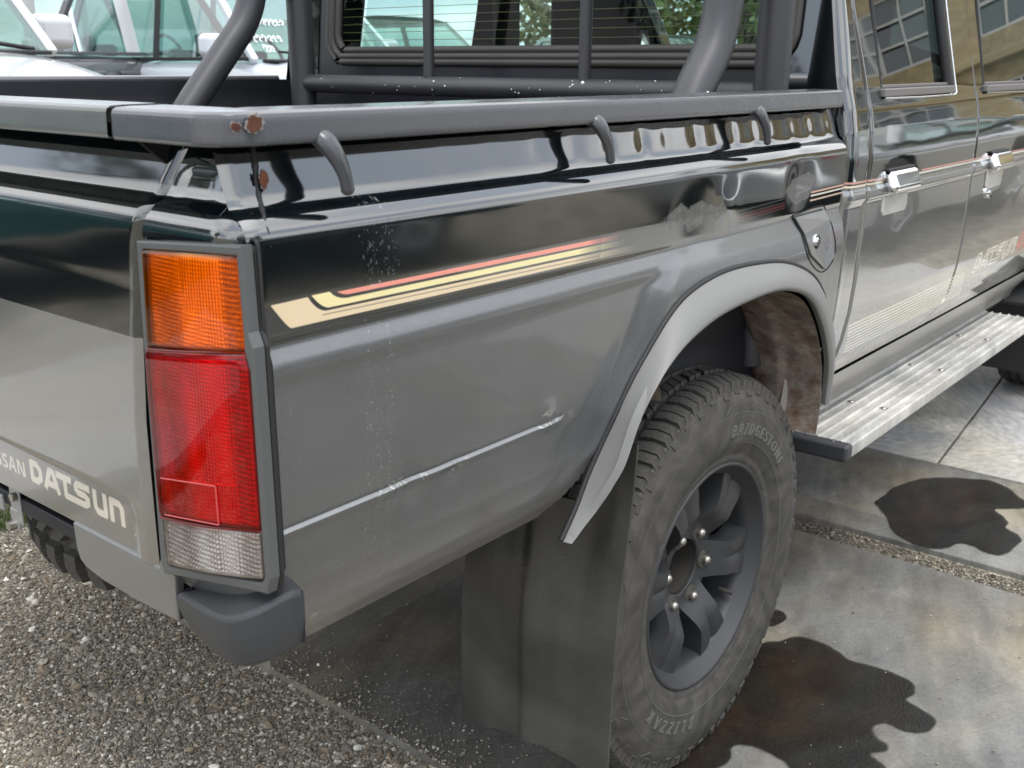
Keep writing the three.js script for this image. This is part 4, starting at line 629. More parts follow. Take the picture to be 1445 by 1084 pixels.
// shallow mould lines on the sidewall
{
  const ringAt = (rr, w) => grid(140, 1, (u, v) => { const a = u * 2 * Math.PI, q = rr + w * (v - 0.5); return [Math.cos(a) * q, Math.sin(a) * q, sideZ(q) + 0.0007]; });
  const ticks = []; const r = rng(12);
  for (let i = 0; i < 15; i++) { const a = i * 0.83 + (r() - 0.5) * 0.2, R0 = 0.303 + 0.012 * r(), R1 = R0 + 0.012; ticks.push(tube([[Math.cos(a) * R0, Math.sin(a) * R0, sideZ(R0) + 0.0004], [Math.cos(a - 0.07) * R1, Math.sin(a - 0.07) * R1, sideZ(R1) + 0.0004]], 0.0008, 3, 5)); }
  mesh('tyre_mould_lines', [ringAt(0.2455, 0.0016), ringAt(0.2995, 0.0012), ringAt(0.3385, 0.0018), ...ticks], letterM, wheel);
}
rimParts(wheel);
for (const [x, z, s] of [[AXLE_X, -TZ, -1], [AXLE_X + 2.95, TZ, 1], [AXLE_X + 2.95, -TZ, -1]]) { const w = wheel.clone(); w.name = numbered('wheel'); truck.add(w); w.position.set(x, AXLE_Y, z); if (s < 0) w.rotation.y = Math.PI; }
// spare slung under the tail
{
  const sp = group('spare_wheel', truck, [0.30, 0.572, 0.13]); sp.rotation.x = Math.PI / 2;
  mesh('tyre', tyreGeometry(44, true, 0), M.rubber, sp);
}
// ---- chassis and bed box
mesh('chassis', [box(3.3, 0.12, 0.08, 2.2, 0.55, 0.40, 0.01), box(3.3, 0.12, 0.08, 2.2, 0.55, -0.42, 0.01), cyl(0.045, 0.045, 1.1, AXLE_X, AXLE_Y, 0, 'z'), new THREE.SphereGeometry(0.13, 16, 12).translate(AXLE_X, AXLE_Y, 0), cyl(0.045, 0.045, 1.1, AXLE_X + 2.95, AXLE_Y, 0, 'z'), box(1.3, 0.06, 0.05, 0.75, 0.44, 0.42, 0.01)], M.underbody, truck);
const bedM = phys({ color: lin(0.006, 0.007, 0.011), roughness: 0.6 });
mesh('bed_floor', box(1.3, 0.02, 1.36, 0.48, 0.655, 0, 0.003), bedM, truck);
for (const s of [1, -1]) mesh('bed_inner_wall', grid(30, 40, (u, v) => { const y = lerp(0.64, 1.165, v), rib = 0.006 * Math.sin(v * 30) * sstep(0.1, 0.2, v); return [lerp(XR + 0.04, 1.14, u), y, s * (0.695 + rib + 0.02 * sstep(0.85, 1, v))]; }), bedM, truck);
mesh('bed_front_wall', grid(40, 12, (u, v) => [1.135 - 0.004 * (Math.sin(u * 90) > 0.4 ? 1 : 0), lerp(0.64, 1.15, v), lerp(-0.76, 0.77, u)]), bedM, truck);
mesh('tailgate_inner_wall', grid(2, 2, (u, v) => [XR + 0.045, lerp(0.66, 1.16, v), lerp(-0.7, 0.7, u)]), bedM, truck);
mesh('bed_side', [grid(2, bedYs, (u, y) => [lerp(XR, BED_END, u), y, -bedZ(y)])], M.darkPaint, truck);
// ---- roll bar
{
  const parts = [];
  for (const [s, z, lz, foot, gy] of [[-1, -0.585, -0.6, [[0.58, 0.93], [0.66, 1.03], [0.72, 1.105], [0.84, 1.237], [0.894, 1.3], [0.922, 1.365], [0.935, 1.45], [0.94, 1.56]], 1.378], [1, 0.692, 0.655, [[0.70, 0.95], [0.78, 1.07], [0.84, 1.164], [0.90, 1.238], [0.925, 1.312], [0.932, 1.40], [0.935, 1.56]], 1.352]]) {
    mesh('roll_bar_post', tube([[1.05, 0.66, z - 0.006 * s], [1.05, 1.0, z - 0.003 * s], [1.05, 1.3, z], [1.05, 1.58, z]], 0.0315, 40, 20), M.powder, truck);
    mesh('roll_bar_leg', tube(foot.map((p) => [p[0], p[1], lz]), 0.0335, 60, 20), M.powder, truck);
    mesh('roll_bar_gusset', tube([[0.925, gy, lz], [1.05, gy, z]], 0.024, 6, 16), M.powder, truck);
    mesh('roll_bar_foot', [box(0.16, 0.012, 0.12, 1.05, 1.0, z, 0.004)], M.powder, truck);
  }
  mesh('roll_bar_tube', tube([[1.05, 1.1575, -0.585], [1.05, 1.1575, 0.692]], 0.0215, 8, 18), M.powder, truck);
  mesh('roll_bar_tube', tube([[1.05, 1.58, -0.585], [1.05, 1.58, 0.692]], 0.0315, 8, 18), M.powder, truck);
  for (const z of [-0.146, 0.2845]) mesh('roll_bar_rod', tube([[1.05, 1.16, z], [1.05, 1.57, z + 0.002]], 0.0126, 8, 14), M.powder, truck);
  const chip = phys({ color: lin(0.75, 0.75, 0.73), roughness: 0.6 }), r = rng(4), c = [];
  for (let i = 0; i < 34; i++) { const z = -0.5 + 1.0 * r(), a = 0.4 + r() * 2.2, s = 0.0008 + 0.0018 * r() * r(); c.push(new THREE.SphereGeometry(s, 6, 4).translate(1.05 - 0.0215 * Math.sin(a), 1.1575 + 0.0215 * Math.cos(a), z)); }
  c.push(new THREE.SphereGeometry(0.0042, 8, 6).scale(0.5, 1, 1).translate(1.034, 1.1715, 0.292), new THREE.SphereGeometry(0.004, 8, 6).scale(1, 1, 0.4).translate(0.83, 1.163, 0.687));
  mesh('paint_chips', c, chip, truck);
}
// ---- cab
const cabZ = section([[1.66, 0.66], [1.60, 0.695], [1.55, 0.708], [1.35, 0.746], [1.165, 0.786], [1.13, 0.7965], [1.09, 0.804], [1.04, 0.8075], [0.99, 0.8068], [0.9855, 0.8050], [0.9815, 0.8095], [0.962, 0.8100], [0.957, 0.8045], [0.90, 0.8050], [0.80, 0.8025], [0.74, 0.7985], [0.68, 0.7885], [0.635, 0.776], [0.595, 0.762], [0.56, 0.745], [0.50, 0.712]], 5);
const DX0 = 1.15, DY0 = 0.5, DW = 2.1, DH = 0.72;
function paintDoor(mode) {
  return canvas(2048, 702, (c, w, h) => {
    const X = (x) => (x - DX0) / DW * w, Y = (y) => h - (y - DY0) / DH * h, col = mode === 'color', im = c.createImageData(w, h), d = im.data, r = rng(23);
    for (let j = 0; j < h; j++) for (let i = 0; i < w; i++) { const x = DX0 + i / w * DW, y = DY0 + (h - j) / h * DH, k = (j * w + i) * 4, dark = y > 0.986, n = fbm(x * 7, y * 7, 8.1, 4), g = sstep(0.66, 0.6, y) * clamp(0.5 + n); d[k + 3] = 255; if (col) { if (dark) { d[k] = 9; d[k + 1] = 15; d[k + 2] = 18; } else { const v = 138 + 5 * n; d[k] = lerp(v * 0.99, 168, g); d[k + 1] = lerp(v, 158, g); d[k + 2] = lerp(v * 1.005, 142, g); } } else { d[k] = 255; d[k + 1] = dark ? 12 : 40 + 20 * clamp(0.4 + n) + 90 * g; d[k + 2] = dark ? 0 : 170 * (1 - g); } }
    c.putImageData(im, 0, 0);
    const line = (y0, y1, x0, x1, t, q) => { c.fillStyle = col ? q : 'rgb(255,110,0)'; c.beginPath(); c.moveTo(X(x0), Y(y0)); c.lineTo(X(x1), Y(y1)); c.lineTo(X(x1), Y(y1 - t)); c.lineTo(X(x0), Y(y0 - t)); c.fill(); };
    line(1.0015, 0.9985, 1.15, 1.335, 0.0042, 'rgb(196,140,122)'); line(0.9945, 0.992, 1.15, 1.335, 0.0045, 'rgb(222,204,180)');
    line(0.9985, 0.9955, 1.56, 3.2, 0.0035, 'rgb(205,132,112)'); line(0.9935, 0.991, 1.52, 3.2, 0.0045, 'rgb(238,232,220)');
    // row of speed lines low on the doors
    for (let i = 0; i < 9; i++) line(0.7075 - i * 0.0078, 0.7065 - i * 0.0078, 1.277 + i * 0.003, 2.035 + i * 0.0045, 0.0042, 'rgb(214,208,190)');
    // the word again, in outline, leaning, and the red figure that follows
    c.save(); c.transform(1, 0, -0.30, 1, 0.30 * Y(0.69), 0); letters(c, (t) => X(2.098 + t * 0.40), (t) => Y(0.6905 + t * 0.052), col ? 'rgb(222,216,196)' : 'rgb(255,130,0)', col ? 'rgb(152,152,148)' : 'rgb(255,100,60)'); c.restore();
    c.fillStyle = col ? 'rgb(196,70,58)' : 'rgb(255,120,0)'; c.font = 'bold italic 110px sans-serif'; c.save(); c.translate(X(2.51), Y(0.69)); c.fillText('4WD', 0, 0); c.restore();
    if (col) { for (let i = 0; i < 90; i++) { const x = X(1.25 + r() * 1.6), y = Y(0.60 + 0.03 * r()); c.fillStyle = `rgba(70,62,54,${0.2 + 0.5 * r()})`; c.beginPath(); c.ellipse(x, y, 1 + r() * 4, 0.8 + r() * 1.6, 0, 0, 7); c.fill(); } }
  });
}
const doorPaint = phys({ map: tex(paintDoor('color')), roughness: 1, metalness: 1, ior: 2.0, clearcoat: 1, clearcoatRoughness: 0.025 });
{ const t = tex(paintDoor('s'), false); doorPaint.roughnessMap = t; doorPaint.metalnessMap = t; }
const lean = (y) => 0.03 * sstep(1.1, 1.36, y);
const ysDoor = (() => { const a = []; for (let y = 0.592; y < 1.60; y += y > 0.94 && y < 1.02 ? 0.002 : 0.0075) a.push(y); return a; })();
const wave = (x, y) => 0.0011 * fbm(x * 2.4, y * 3.1, 5.2, 3) + 0.0010 * Math.sin(x * 5.1 + y * 7);
function doorPanel(name, x0, x1, wx0, wx1, wy0, wy1, cut, low) {
  const us = []; const L = x1 - x0; for (let i = 0; i <= 100; i++) us.push(i / 100); us.push((wx0 - x0) / L, (wx1 - x0) / L, 0.0015, 0.003, 0.005, 0.995, 0.997, 0.9985); us.sort((a, b) => a - b);
  const ys = [...ysDoor.filter((y) => y > low), wy0, wy1].sort((a, b) => a - b);
  const xr = (y) => x0 - lean(y) - (cut ? 0 : 0.13 * (1 - sstep(0.592, 0.665, y)) ** 1.5), xf = (y) => x1 - (cut ? 0.13 * (1 - sstep(0.592, 0.665, y)) ** 1.5 : 0) - lean(y) * 0.3;
  const g = grid(us, ys, (u, y) => { let x = lerp(xr(y), xf(y), u); if (y >= wy0 - 1e-6 && y <= wy1 + 1e-6) x = x0 + u * L - lean(y) * (1 - u); const e = Math.min(u, 1 - u) * L, t = y - low; return [x, y, cabZ(y) + wave(x, y) - 0.005 * (1 - sstep(0, 0.0035, e)) ** 2 - 0.005 * (1 - sstep(0, 0.01, t)) ** 2, (x - DX0) / DW, (y - DY0) / DH]; }, (u, y) => y > wy0 && y < wy1 && u > (wx0 - x0) / L && u < (wx1 - x0) / L);
  return mesh(name, g, doorPaint, truck);
}
const rearDoor = doorPanel('rear_door', 1.2635, 1.933, 1.338, 1.742, 1.158, 1.545, true, 0.594);
const frontDoor = doorPanel('front_door', 1.9415, 2.86, 2.012, 2.74, 1.155, 1.545, false, 0.594);
{
  // quarter panel and rear corner of the cab
  const ys = []; for (let y = 0.56; y < 1.6; y += 0.006) ys.push(y);
  const xr = (y) => 1.165 + 0.10 * Math.max(0, y - 1.19), R = 0.020;
  const ss = []; for (let i = 0; i <= 6; i++) ss.push(i / 6); for (let i = 1; i <= 16; i++) ss.push(1 + i / 16); for (let i = 1; i <= 10; i++) ss.push(2 + i / 10);
  const fn = (s, y) => { const z = cabZ(y); if (s <= 1) return [xr(y), y, lerp(0.66, z - R, s)]; if (s <= 2) { const a = (s - 1) * Math.PI / 2; return [xr(y) + R * (1 - Math.cos(a)), y, z - R + R * Math.sin(a)]; } const x = lerp(xr(y) + R, 1.257 - lean(y), s - 2); return [x, y, z + wave(x, y) - 0.005 * sstep(2.85, 3, s) ** 2]; };
  mesh('cab_quarter_panel', grid(ss, ys, (s, y) => { const p = fn(s, y); return [p[0], p[1], p[2], (p[0] - DX0) / DW, (p[1] - DY0) / DH]; }), doorPaint, truck);
  mesh('cab_quarter_panel', grid(ss, ys, (s, y) => { const p = fn(s, y); return [p[0], p[1], -p[2]]; }), M.darkPaint, truck);
  mesh('gap_backing', [box(0.02, 0.9, 0.03, 1.262, 1.05, 0.765, 0.001), box(0.03, 0.62, 0.03, 1.937, 0.85, 0.765, 0.001), box(0.02, 0.6, 0.05, 1.162, 0.85, 0.745, 0.001)].map((g) => { const p = g.attributes.position; for (let i = 0; i < p.count; i++) { const y = p.getY(i); p.setZ(i, Math.min(p.getZ(i), cabZ(y) - 0.016)); } return g; }), M.blackGap, truck);
  // rear wall with the window opening
  const zs = [-0.72, -0.6, -0.4, -0.2, 0, 0.2, 0.4, 0.6, 0.664, 0.70], yw = [0.66, 0.8, 1.0, 1.1, 1.19, 1.222, 1.3, 1.4, 1.55, 1.62];
  mesh('cab_rear_wall', grid(zs, yw, (z, y) => [xr(y) + 0.003, y, z], (z, y) => y > 1.222 && y < 1.55 && z > -0.6 && z < 0.664), phys({ color: lin(0.006, 0.008, 0.014), roughness: 0.4 }), truck);
  const xw = (y) => xr(y) - 0.004;
  const loop = (i) => { const z0 = -0.6 + i, z1 = 0.664 - i, y0 = 1.222 + i, y1 = 1.55 - i, r = 0.05 - i * 0.6, a = []; for (const [cz, cy, s] of [[z0 + r, y0 + r, 2], [z1 - r, y0 + r, 3], [z1 - r, y1 - r, 0], [z0 + r, y1 - r, 1]]) for (let k = 0; k <= 6; k++) { const t = (s + k / 6) * Math.PI / 2; const y = cy + r * Math.sin(t); a.push([xw(y) - (i > 0.012 ? -0.004 : 0.002), y, cz + r * Math.cos(t)]); } return a; };
  mesh('rear_window_rubber', [tube(loop(-0.012), 0.009, 160, 8, true, 0.1), tube(loop(0.001), 0.0085, 160, 8, true, 0.1), tube(loop(0.016), 0.009, 160, 8, true, 0.1)], phys({ color: lin(0.05, 0.046, 0.042), roughness: 0.55 }), truck);
  mesh('rear_window', grid(1, 1, (u, v) => { const y = lerp(1.225, 1.548, v); return [xw(y) + 0.006, y, lerp(-0.598, 0.662, u)]; }), M.rearGlass, truck);
  mesh('window_heater', [1.262, 1.281, 1.3, 1.319, 1.338].map((y) => tube([[xw(y) + 0.008, y, -0.57], [xw(y) + 0.008, y, 0.63]], 0.0006, 2, 4)), phys({ color: lin(0.22, 0.14, 0.07), roughness: 0.6 }), truck);
  // roof and the far side
  mesh('roof', grid(24, 24, (u, v) => { const z = lerp(-0.70, 0.70, u), x = lerp(1.16, 2.66, v); return [x, 1.595 + 0.05 * (1 - (2 * u - 1) ** 4) * (1 - 0.4 * (2 * v - 1) ** 4), z]; }), M.darkPaint, truck);
  const lw = [[1.30, 1.44], [1.86, 2.06]];                        // far side: door pillars between windows
  mesh('left_door', grid([1.16, 1.42, 1.9, 2.06, 2.78, 2.9], ysDoor.filter((_, i) => i % 4 === 0).concat([1.16, 1.54]).sort((a, b) => a - b), (x, y) => [x, y, -cabZ(y)], (x, y) => y > 1.16 && y < 1.54 && ((x > 1.42 && x < 1.9) || (x > 2.06 && x < 2.78))), M.darkPaint, truck);
  mesh('left_window', [grid(1, 1, (u, v) => { const y = lerp(1.16, 1.54, v); return [lerp(1.42, 1.9, u), y, -cabZ(y) + 0.012]; }), grid(1, 1, (u, v) => { const y = lerp(1.16, 1.54, v); return [lerp(2.06, 2.78, u), y, -cabZ(y) + 0.012]; })], M.glass, truck);
  // windscreen, its pillars, bonnet and wings
  mesh('windscreen', grid(8, 8, (u, v) => [lerp(3.16, 2.66, v) - 0.05 * Math.abs(2 * u - 1) ** 2, lerp(1.19, 1.60, v), lerp(-1, 1, u) * lerp(0.70, 0.62, v)]), M.glass, truck);
  for (const s of [1, -1]) mesh('windscreen_pillar', bar([3.12, 1.17, s * 0.745], [2.60, 1.60, s * 0.665], 0.06, 0.075), M.darkPaint, truck);
  mesh('bonnet', grid(20, 20, (u, v) => { const z = lerp(-0.76, 0.76, u); return [lerp(3.12, 4.38, v), 1.17 - 0.10 * v * v - 0.03 * (2 * u - 1) ** 4, z]; }), M.darkPaint, truck);
  const wing = []; for (let y = 0.60; y <= 1.165; y += 0.0075) wing.push(y);
  const fx = []; for (let x = 2.866; x <= 4.4; x += 0.02) fx.push(x);
  mesh('front_wing', grid(fx, wing, (x, y) => [x, y, cabZ(y) - 0.03 * sstep(4.2, 4.4, x), (x - DX0) / DW, (y - DY0) / DH], (x, y) => Math.hypot(x - 3.714, (y - 0.40) * 0.95) < 0.45), doorPaint, truck);
  mesh('front_wing', grid(fx, wing, (x, y) => [x, y, -cabZ(y)], (x, y) => Math.hypot(x - 3.714, (y - 0.40) * 0.95) < 0.45), M.darkPaint, truck);
  mesh('nose', box(0.06, 0.5, 1.5, 4.4, 0.86, 0, 0.03), M.darkPaint, truck);
  const arch = (s) => tube(Array.from({ length: 20 }, (_, i) => { const a = Math.PI * (i / 19) * 1.12 - 0.19; return [3.714 + 0.46 * Math.cos(a), 0.40 + 0.475 * Math.sin(a), s * 0.82]; }), 0.03, 60, 8);
  mesh('wheel_arch_flare', arch(1), M.flare, truck); mesh('wheel_arch_flare', arch(-1), M.flare, truck);
  mesh('front_wheel_well', [box(1.0, 0.5, 0.02, 3.7, 0.75, 0.40, 0.002), grid(30, 2, (u, v) => { const a = Math.PI * u; return [3.714 + 0.455 * Math.cos(a), 0.40 + 0.46 * Math.sin(a), lerp(0.80, 0.4, v)]; })], M.underbody, truck);
  // black flap behind the front wheel
  mesh('front_mud_flap', [box(0.012, 0.36, 0.30, 3.20, 0.34, 0.72, 0.003), box(0.34, 0.012, 0.24, 3.03, 0.475, 0.73, 0.003), box(0.14, 0.2, 0.02, 3.16, 0.55, 0.80, 0.005)], phys({ color: lin(0.02, 0.02, 0.021), roughness: 0.65 }), truck);
}
// door windows: glass, rubber channel below and behind, bright edge
for (const [x0, x1, name] of [[1.338, 1.742, 'rear'], [2.012, 2.74, 'front']]) {
  mesh('door_window', grid(1, 6, (u, v) => { const y = lerp(1.156, 1.548, v); return [lerp(x0, x1, u) - lean(y) * 0.6, y, cabZ(y) - 0.011]; }), M.sideGlass, truck);
  const P = (x, y, o) => [x - lean(y) * 0.6, y, cabZ(y) + o];
  mesh('window_channel', [bar(P(x0 - 0.010, 1.158, 0.002), P(x1 + 0.02, 1.160, 0.002), 0.0145, 0.016), bar(P(x0 - 0.004, 1.1695, -0.004), P(x1 + 0.01, 1.1715, -0.004), 0.010, 0.006)], phys({ color: lin(0.14, 0.13, 0.125), roughness: 0.55 }), truck);
  mesh('window_run', tube([P(x1 + 0.004, 1.165, -0.002), P(x1 + 0.004, 1.35, -0.002), P(x1 + 0.004, 1.545, -0.002)], 0.012, 12, 8), M.seal, truck);
  mesh('window_run', tube([P(x0 - 0.003, 1.165, -0.004), P(x0 - 0.003, 1.545, -0.004)], 0.006, 6, 8), M.seal, truck);
  mesh('window_bright_edge', tube([P(x0 - 0.004, 1.1485, 0.0035), P(lerp(x0, x1, 0.5), 1.147, 0.004), P(x1 + 0.022, 1.1485, 0.004), P(x1 + 0.036, 1.156, 0.004), P(x1 + 0.04, 1.172, 0.003), P(x1 + 0.042, 1.35, 0.002), P(x1 + 0.042, 1.545, 0.002)], 0.0022, 80, 6, false, 0.2), M.chrome, truck);
}
// door handles
for (const [x, y, part] of [[1.425, 0.9825, rearDoor], [2.135, 0.976, frontDoor]]) {
  const z = 0.8095;
  const h = mesh('door_handle', [box(0.152, 0.046, 0.028, 0, 0, 0, 0.0135, 6).rotateX(-0.42).translate(x, y + 0.004, z + 0.006)], M.chrome, truck);
  mesh('handle_surround', [box(0.15, 0.005, 0.008, x - 0.002, y + 0.0285, z + 0.000, 0.002)], M.seal, truck);
  mesh('handle_recess', [slab([[x - 0.066, y - 0.062], [x + 0.056, y - 0.062], [x + 0.066, y - 0.052], [x + 0.066, y - 0.016], [x - 0.074, y - 0.016], [x - 0.074, y - 0.054]], 0.8035, 0.0045, 0.0018)], phys({ color: lin(0.5, 0.49, 0.45), metalness: 0.1, roughness: 0.3, clearcoat: 0.8 }), truck);
}
mesh('door_lock', [cyl(0.013, 0.014, 0.008, 2.102, 0.902, 0.808, 'z', 24), box(0.003, 0.010, 0.002, 2.102, 0.902, 0.8125, 0.0005)], M.chrome, truck);
// filler flap
{
  const P = [[0.938, 0.9645], [1.068, 0.9665], [1.087, 0.945], [1.103, 0.872], [1.060, 0.8515], [0.984, 0.889], [0.960, 0.931]];
  const Q = [[0.944, 0.9605], [1.065, 0.9625], [1.082, 0.943], [1.0975, 0.8745], [1.060, 0.8565], [0.989, 0.892], [0.966, 0.931]];
  const onBody = (g, lift) => { const p = g.attributes.position; for (let i = 0; i < p.count; i++) p.setZ(i, bedSideZ(p.getX(i), p.getY(i)) + p.getZ(i) + lift); g.computeVertexNormals(); return g; };
  const rs = resample([...P, P[0]], 60);
  mesh('filler_flap_gap', tube(rs.map((p) => [p[0], p[1], bedSideZ(p[0], p[1]) + 0.0002]), 0.0011, 160, 6), M.blackGap, truck);
  const flap = mesh('filler_flap', onBody(slab(Q, 0, 0.004, 0.0012), 0.0006), phys({ color: lin(0.19, 0.195, 0.2), metalness: 0.5, roughness: 0.34, clearcoat: 0.8, clearcoatRoughness: 0.06 }), truck);
  mesh('filler_lock', [cyl(0.0125, 0.014, 0.007, 1.016, 0.912, 0.8145, 'z', 24), cyl(0.007, 0.008, 0.004, 1.016, 0.912, 0.819, 'z', 16), box(0.002, 0.009, 0.001, 1.016, 0.912, 0.8212, 0.0002)], M.chrome, flap);
  // raised edge across the flap
  mesh('filler_flap_rib', tube([[0.968, 0.925, 0.8115], [0.984, 0.931, 0.8125], [1.04, 0.900, 0.8125], [1.06, 0.868, 0.811]], 0.0012, 20, 6), M.silverPaint, flap);
}
// sill and running board
{
  mesh('sill', grid(30, 12, (u, v) => { const y = lerp(0.588, 0.478, v); return [lerp(1.17, 2.95, u), y, lerp(0.757, 0.695, v) + 0.006 * Math.sin(v * 6), u * 3, v * 0.2]; }), phys({ color: lin(0.34, 0.33, 0.31), metalness: 0.4, roughness: 0.4, clearcoat: 0.4, clearcoatRoughness: 0.2 }), truck);
  const prof = [[0.690, 0.512], [0.6845, 0.5105], [0.679, 0.49], [0.6785, 0.472], [0.6825, 0.4625]];
  const ribs = [0.702, 0.726, 0.752, 0.778, 0.803];
  for (let i = 0; i <= 120; i++) { const z = 0.686 + (0.824 - 0.686) * i / 120; let y = 0.4605; for (const q of ribs) { const e = Math.abs(z - q); y += 0.0042 * (1 - sstep(0.0016, 0.0038, e)); } prof.push([z, y]); }
  prof.push([0.8265, 0.4598], [0.828, 0.457], [0.828, 0.434], [0.826, 0.4315], [0.80, 0.4315]);
  mesh('running_board', grid(40, prof.length - 1, (u, v) => { const p = prof[Math.round(v * (prof.length - 1))]; return [lerp(1.268, 2.735, u), p[1], p[0], u * 1.467, p[0] * 2]; }), M.alu, truck);
  const cap = mesh('running_board_end', [box(0.034, 0.036, 0.150, 1.258, 0.4455, 0.754, 0.007, 4)], M.plasticGrey, truck);
  for (const z of [0.70, 0.79]) mesh('screw', cyl(0.0035, 0.004, 0.003, 1.262, 0.4645, z, 'y', 12), M.steelNut, cap);
  for (const [x, z] of [[1.55, 0.714], [1.55, 0.79], [1.955, 0.714], [1.955, 0.79], [2.36, 0.714], [2.36, 0.79]]) mesh('board_bolt', [new THREE.SphereGeometry(0.0072, 14, 8, 0, 6.3, 0, 1.6).scale(1, 0.6, 1).translate(x, 0.4605, z), cyl(0.0095, 0.0095, 0.0016, x, 0.461, z, 'y', 16)], M.steelNut, truck);
  mesh('board_bracket', [box(0.05, 0.03, 0.3, 1.5, 0.44, 0.62, 0.005), box(0.05, 0.03, 0.3, 2.5, 0.44, 0.62, 0.005)], M.underbody, truck);
  mesh('cab_underside', [box(1.9, 0.05, 1.35, 2.1, 0.55, 0, 0.01), box(1.8, 0.3, 0.03, 2.1, 0.6, 0.66, 0.01), box(1.3, 0.3, 0.02, 3.75, 0.75, 0.2, 0.01)], M.underbody, truck);
}
// seats, wheel and dashboard inside
{
  for (const [x, z] of [[2.12, -0.40], [2.12, 0.38]]) {
    mesh('seat', [box(0.52, 0.16, 0.5, x + 0.22, 0.83, z, 0.05, 4), box(0.16, 0.52, 0.48, x - 0.03, 1.0, z, 0.06, 4)], M.seat, truck);
    mesh('headrest', [box(0.10, 0.21, 0.29, x - 0.07, 1.335, z, 0.045, 5), cyl(0.006, 0.006, 0.1, x - 0.06, 1.23, z - 0.06), cyl(0.006, 0.006, 0.1, x - 0.06, 1.23, z + 0.06)], M.seat, truck);
  }
  mesh('rear_bench', [box(0.45, 0.14, 1.25, 1.50, 0.83, 0, 0.05, 4), box(0.12, 0.40, 1.25, 1.27, 0.98, 0, 0.05, 4)], M.seat, truck);
  mesh('dashboard', box(0.3, 0.22, 1.3, 2.95, 1.05, 0, 0.05, 4), M.interior, truck);
  mesh('steering_wheel', new THREE.TorusGeometry(0.18, 0.014, 10, 40).rotateY(Math.PI / 2).rotateZ(0.4).translate(2.72, 1.08, 0.38), M.interior, truck);
  mesh('door_trim', [box(1.6, 0.5, 0.02, 2.1, 0.9, 0.72, 0.01), box(1.6, 0.5, 0.02, 2.1, 0.9, -0.72, 0.01), box(0.12, 0.44, 0.02, 1.99, 1.36, -0.695, 0.005), box(0.06, 0.02, 0.02, 1.99, 1.36, -0.68, 0.005), box(0.03, 0.5, 1.28, 1.19, 0.95, 0, 0.01)], M.interior, truck);
}
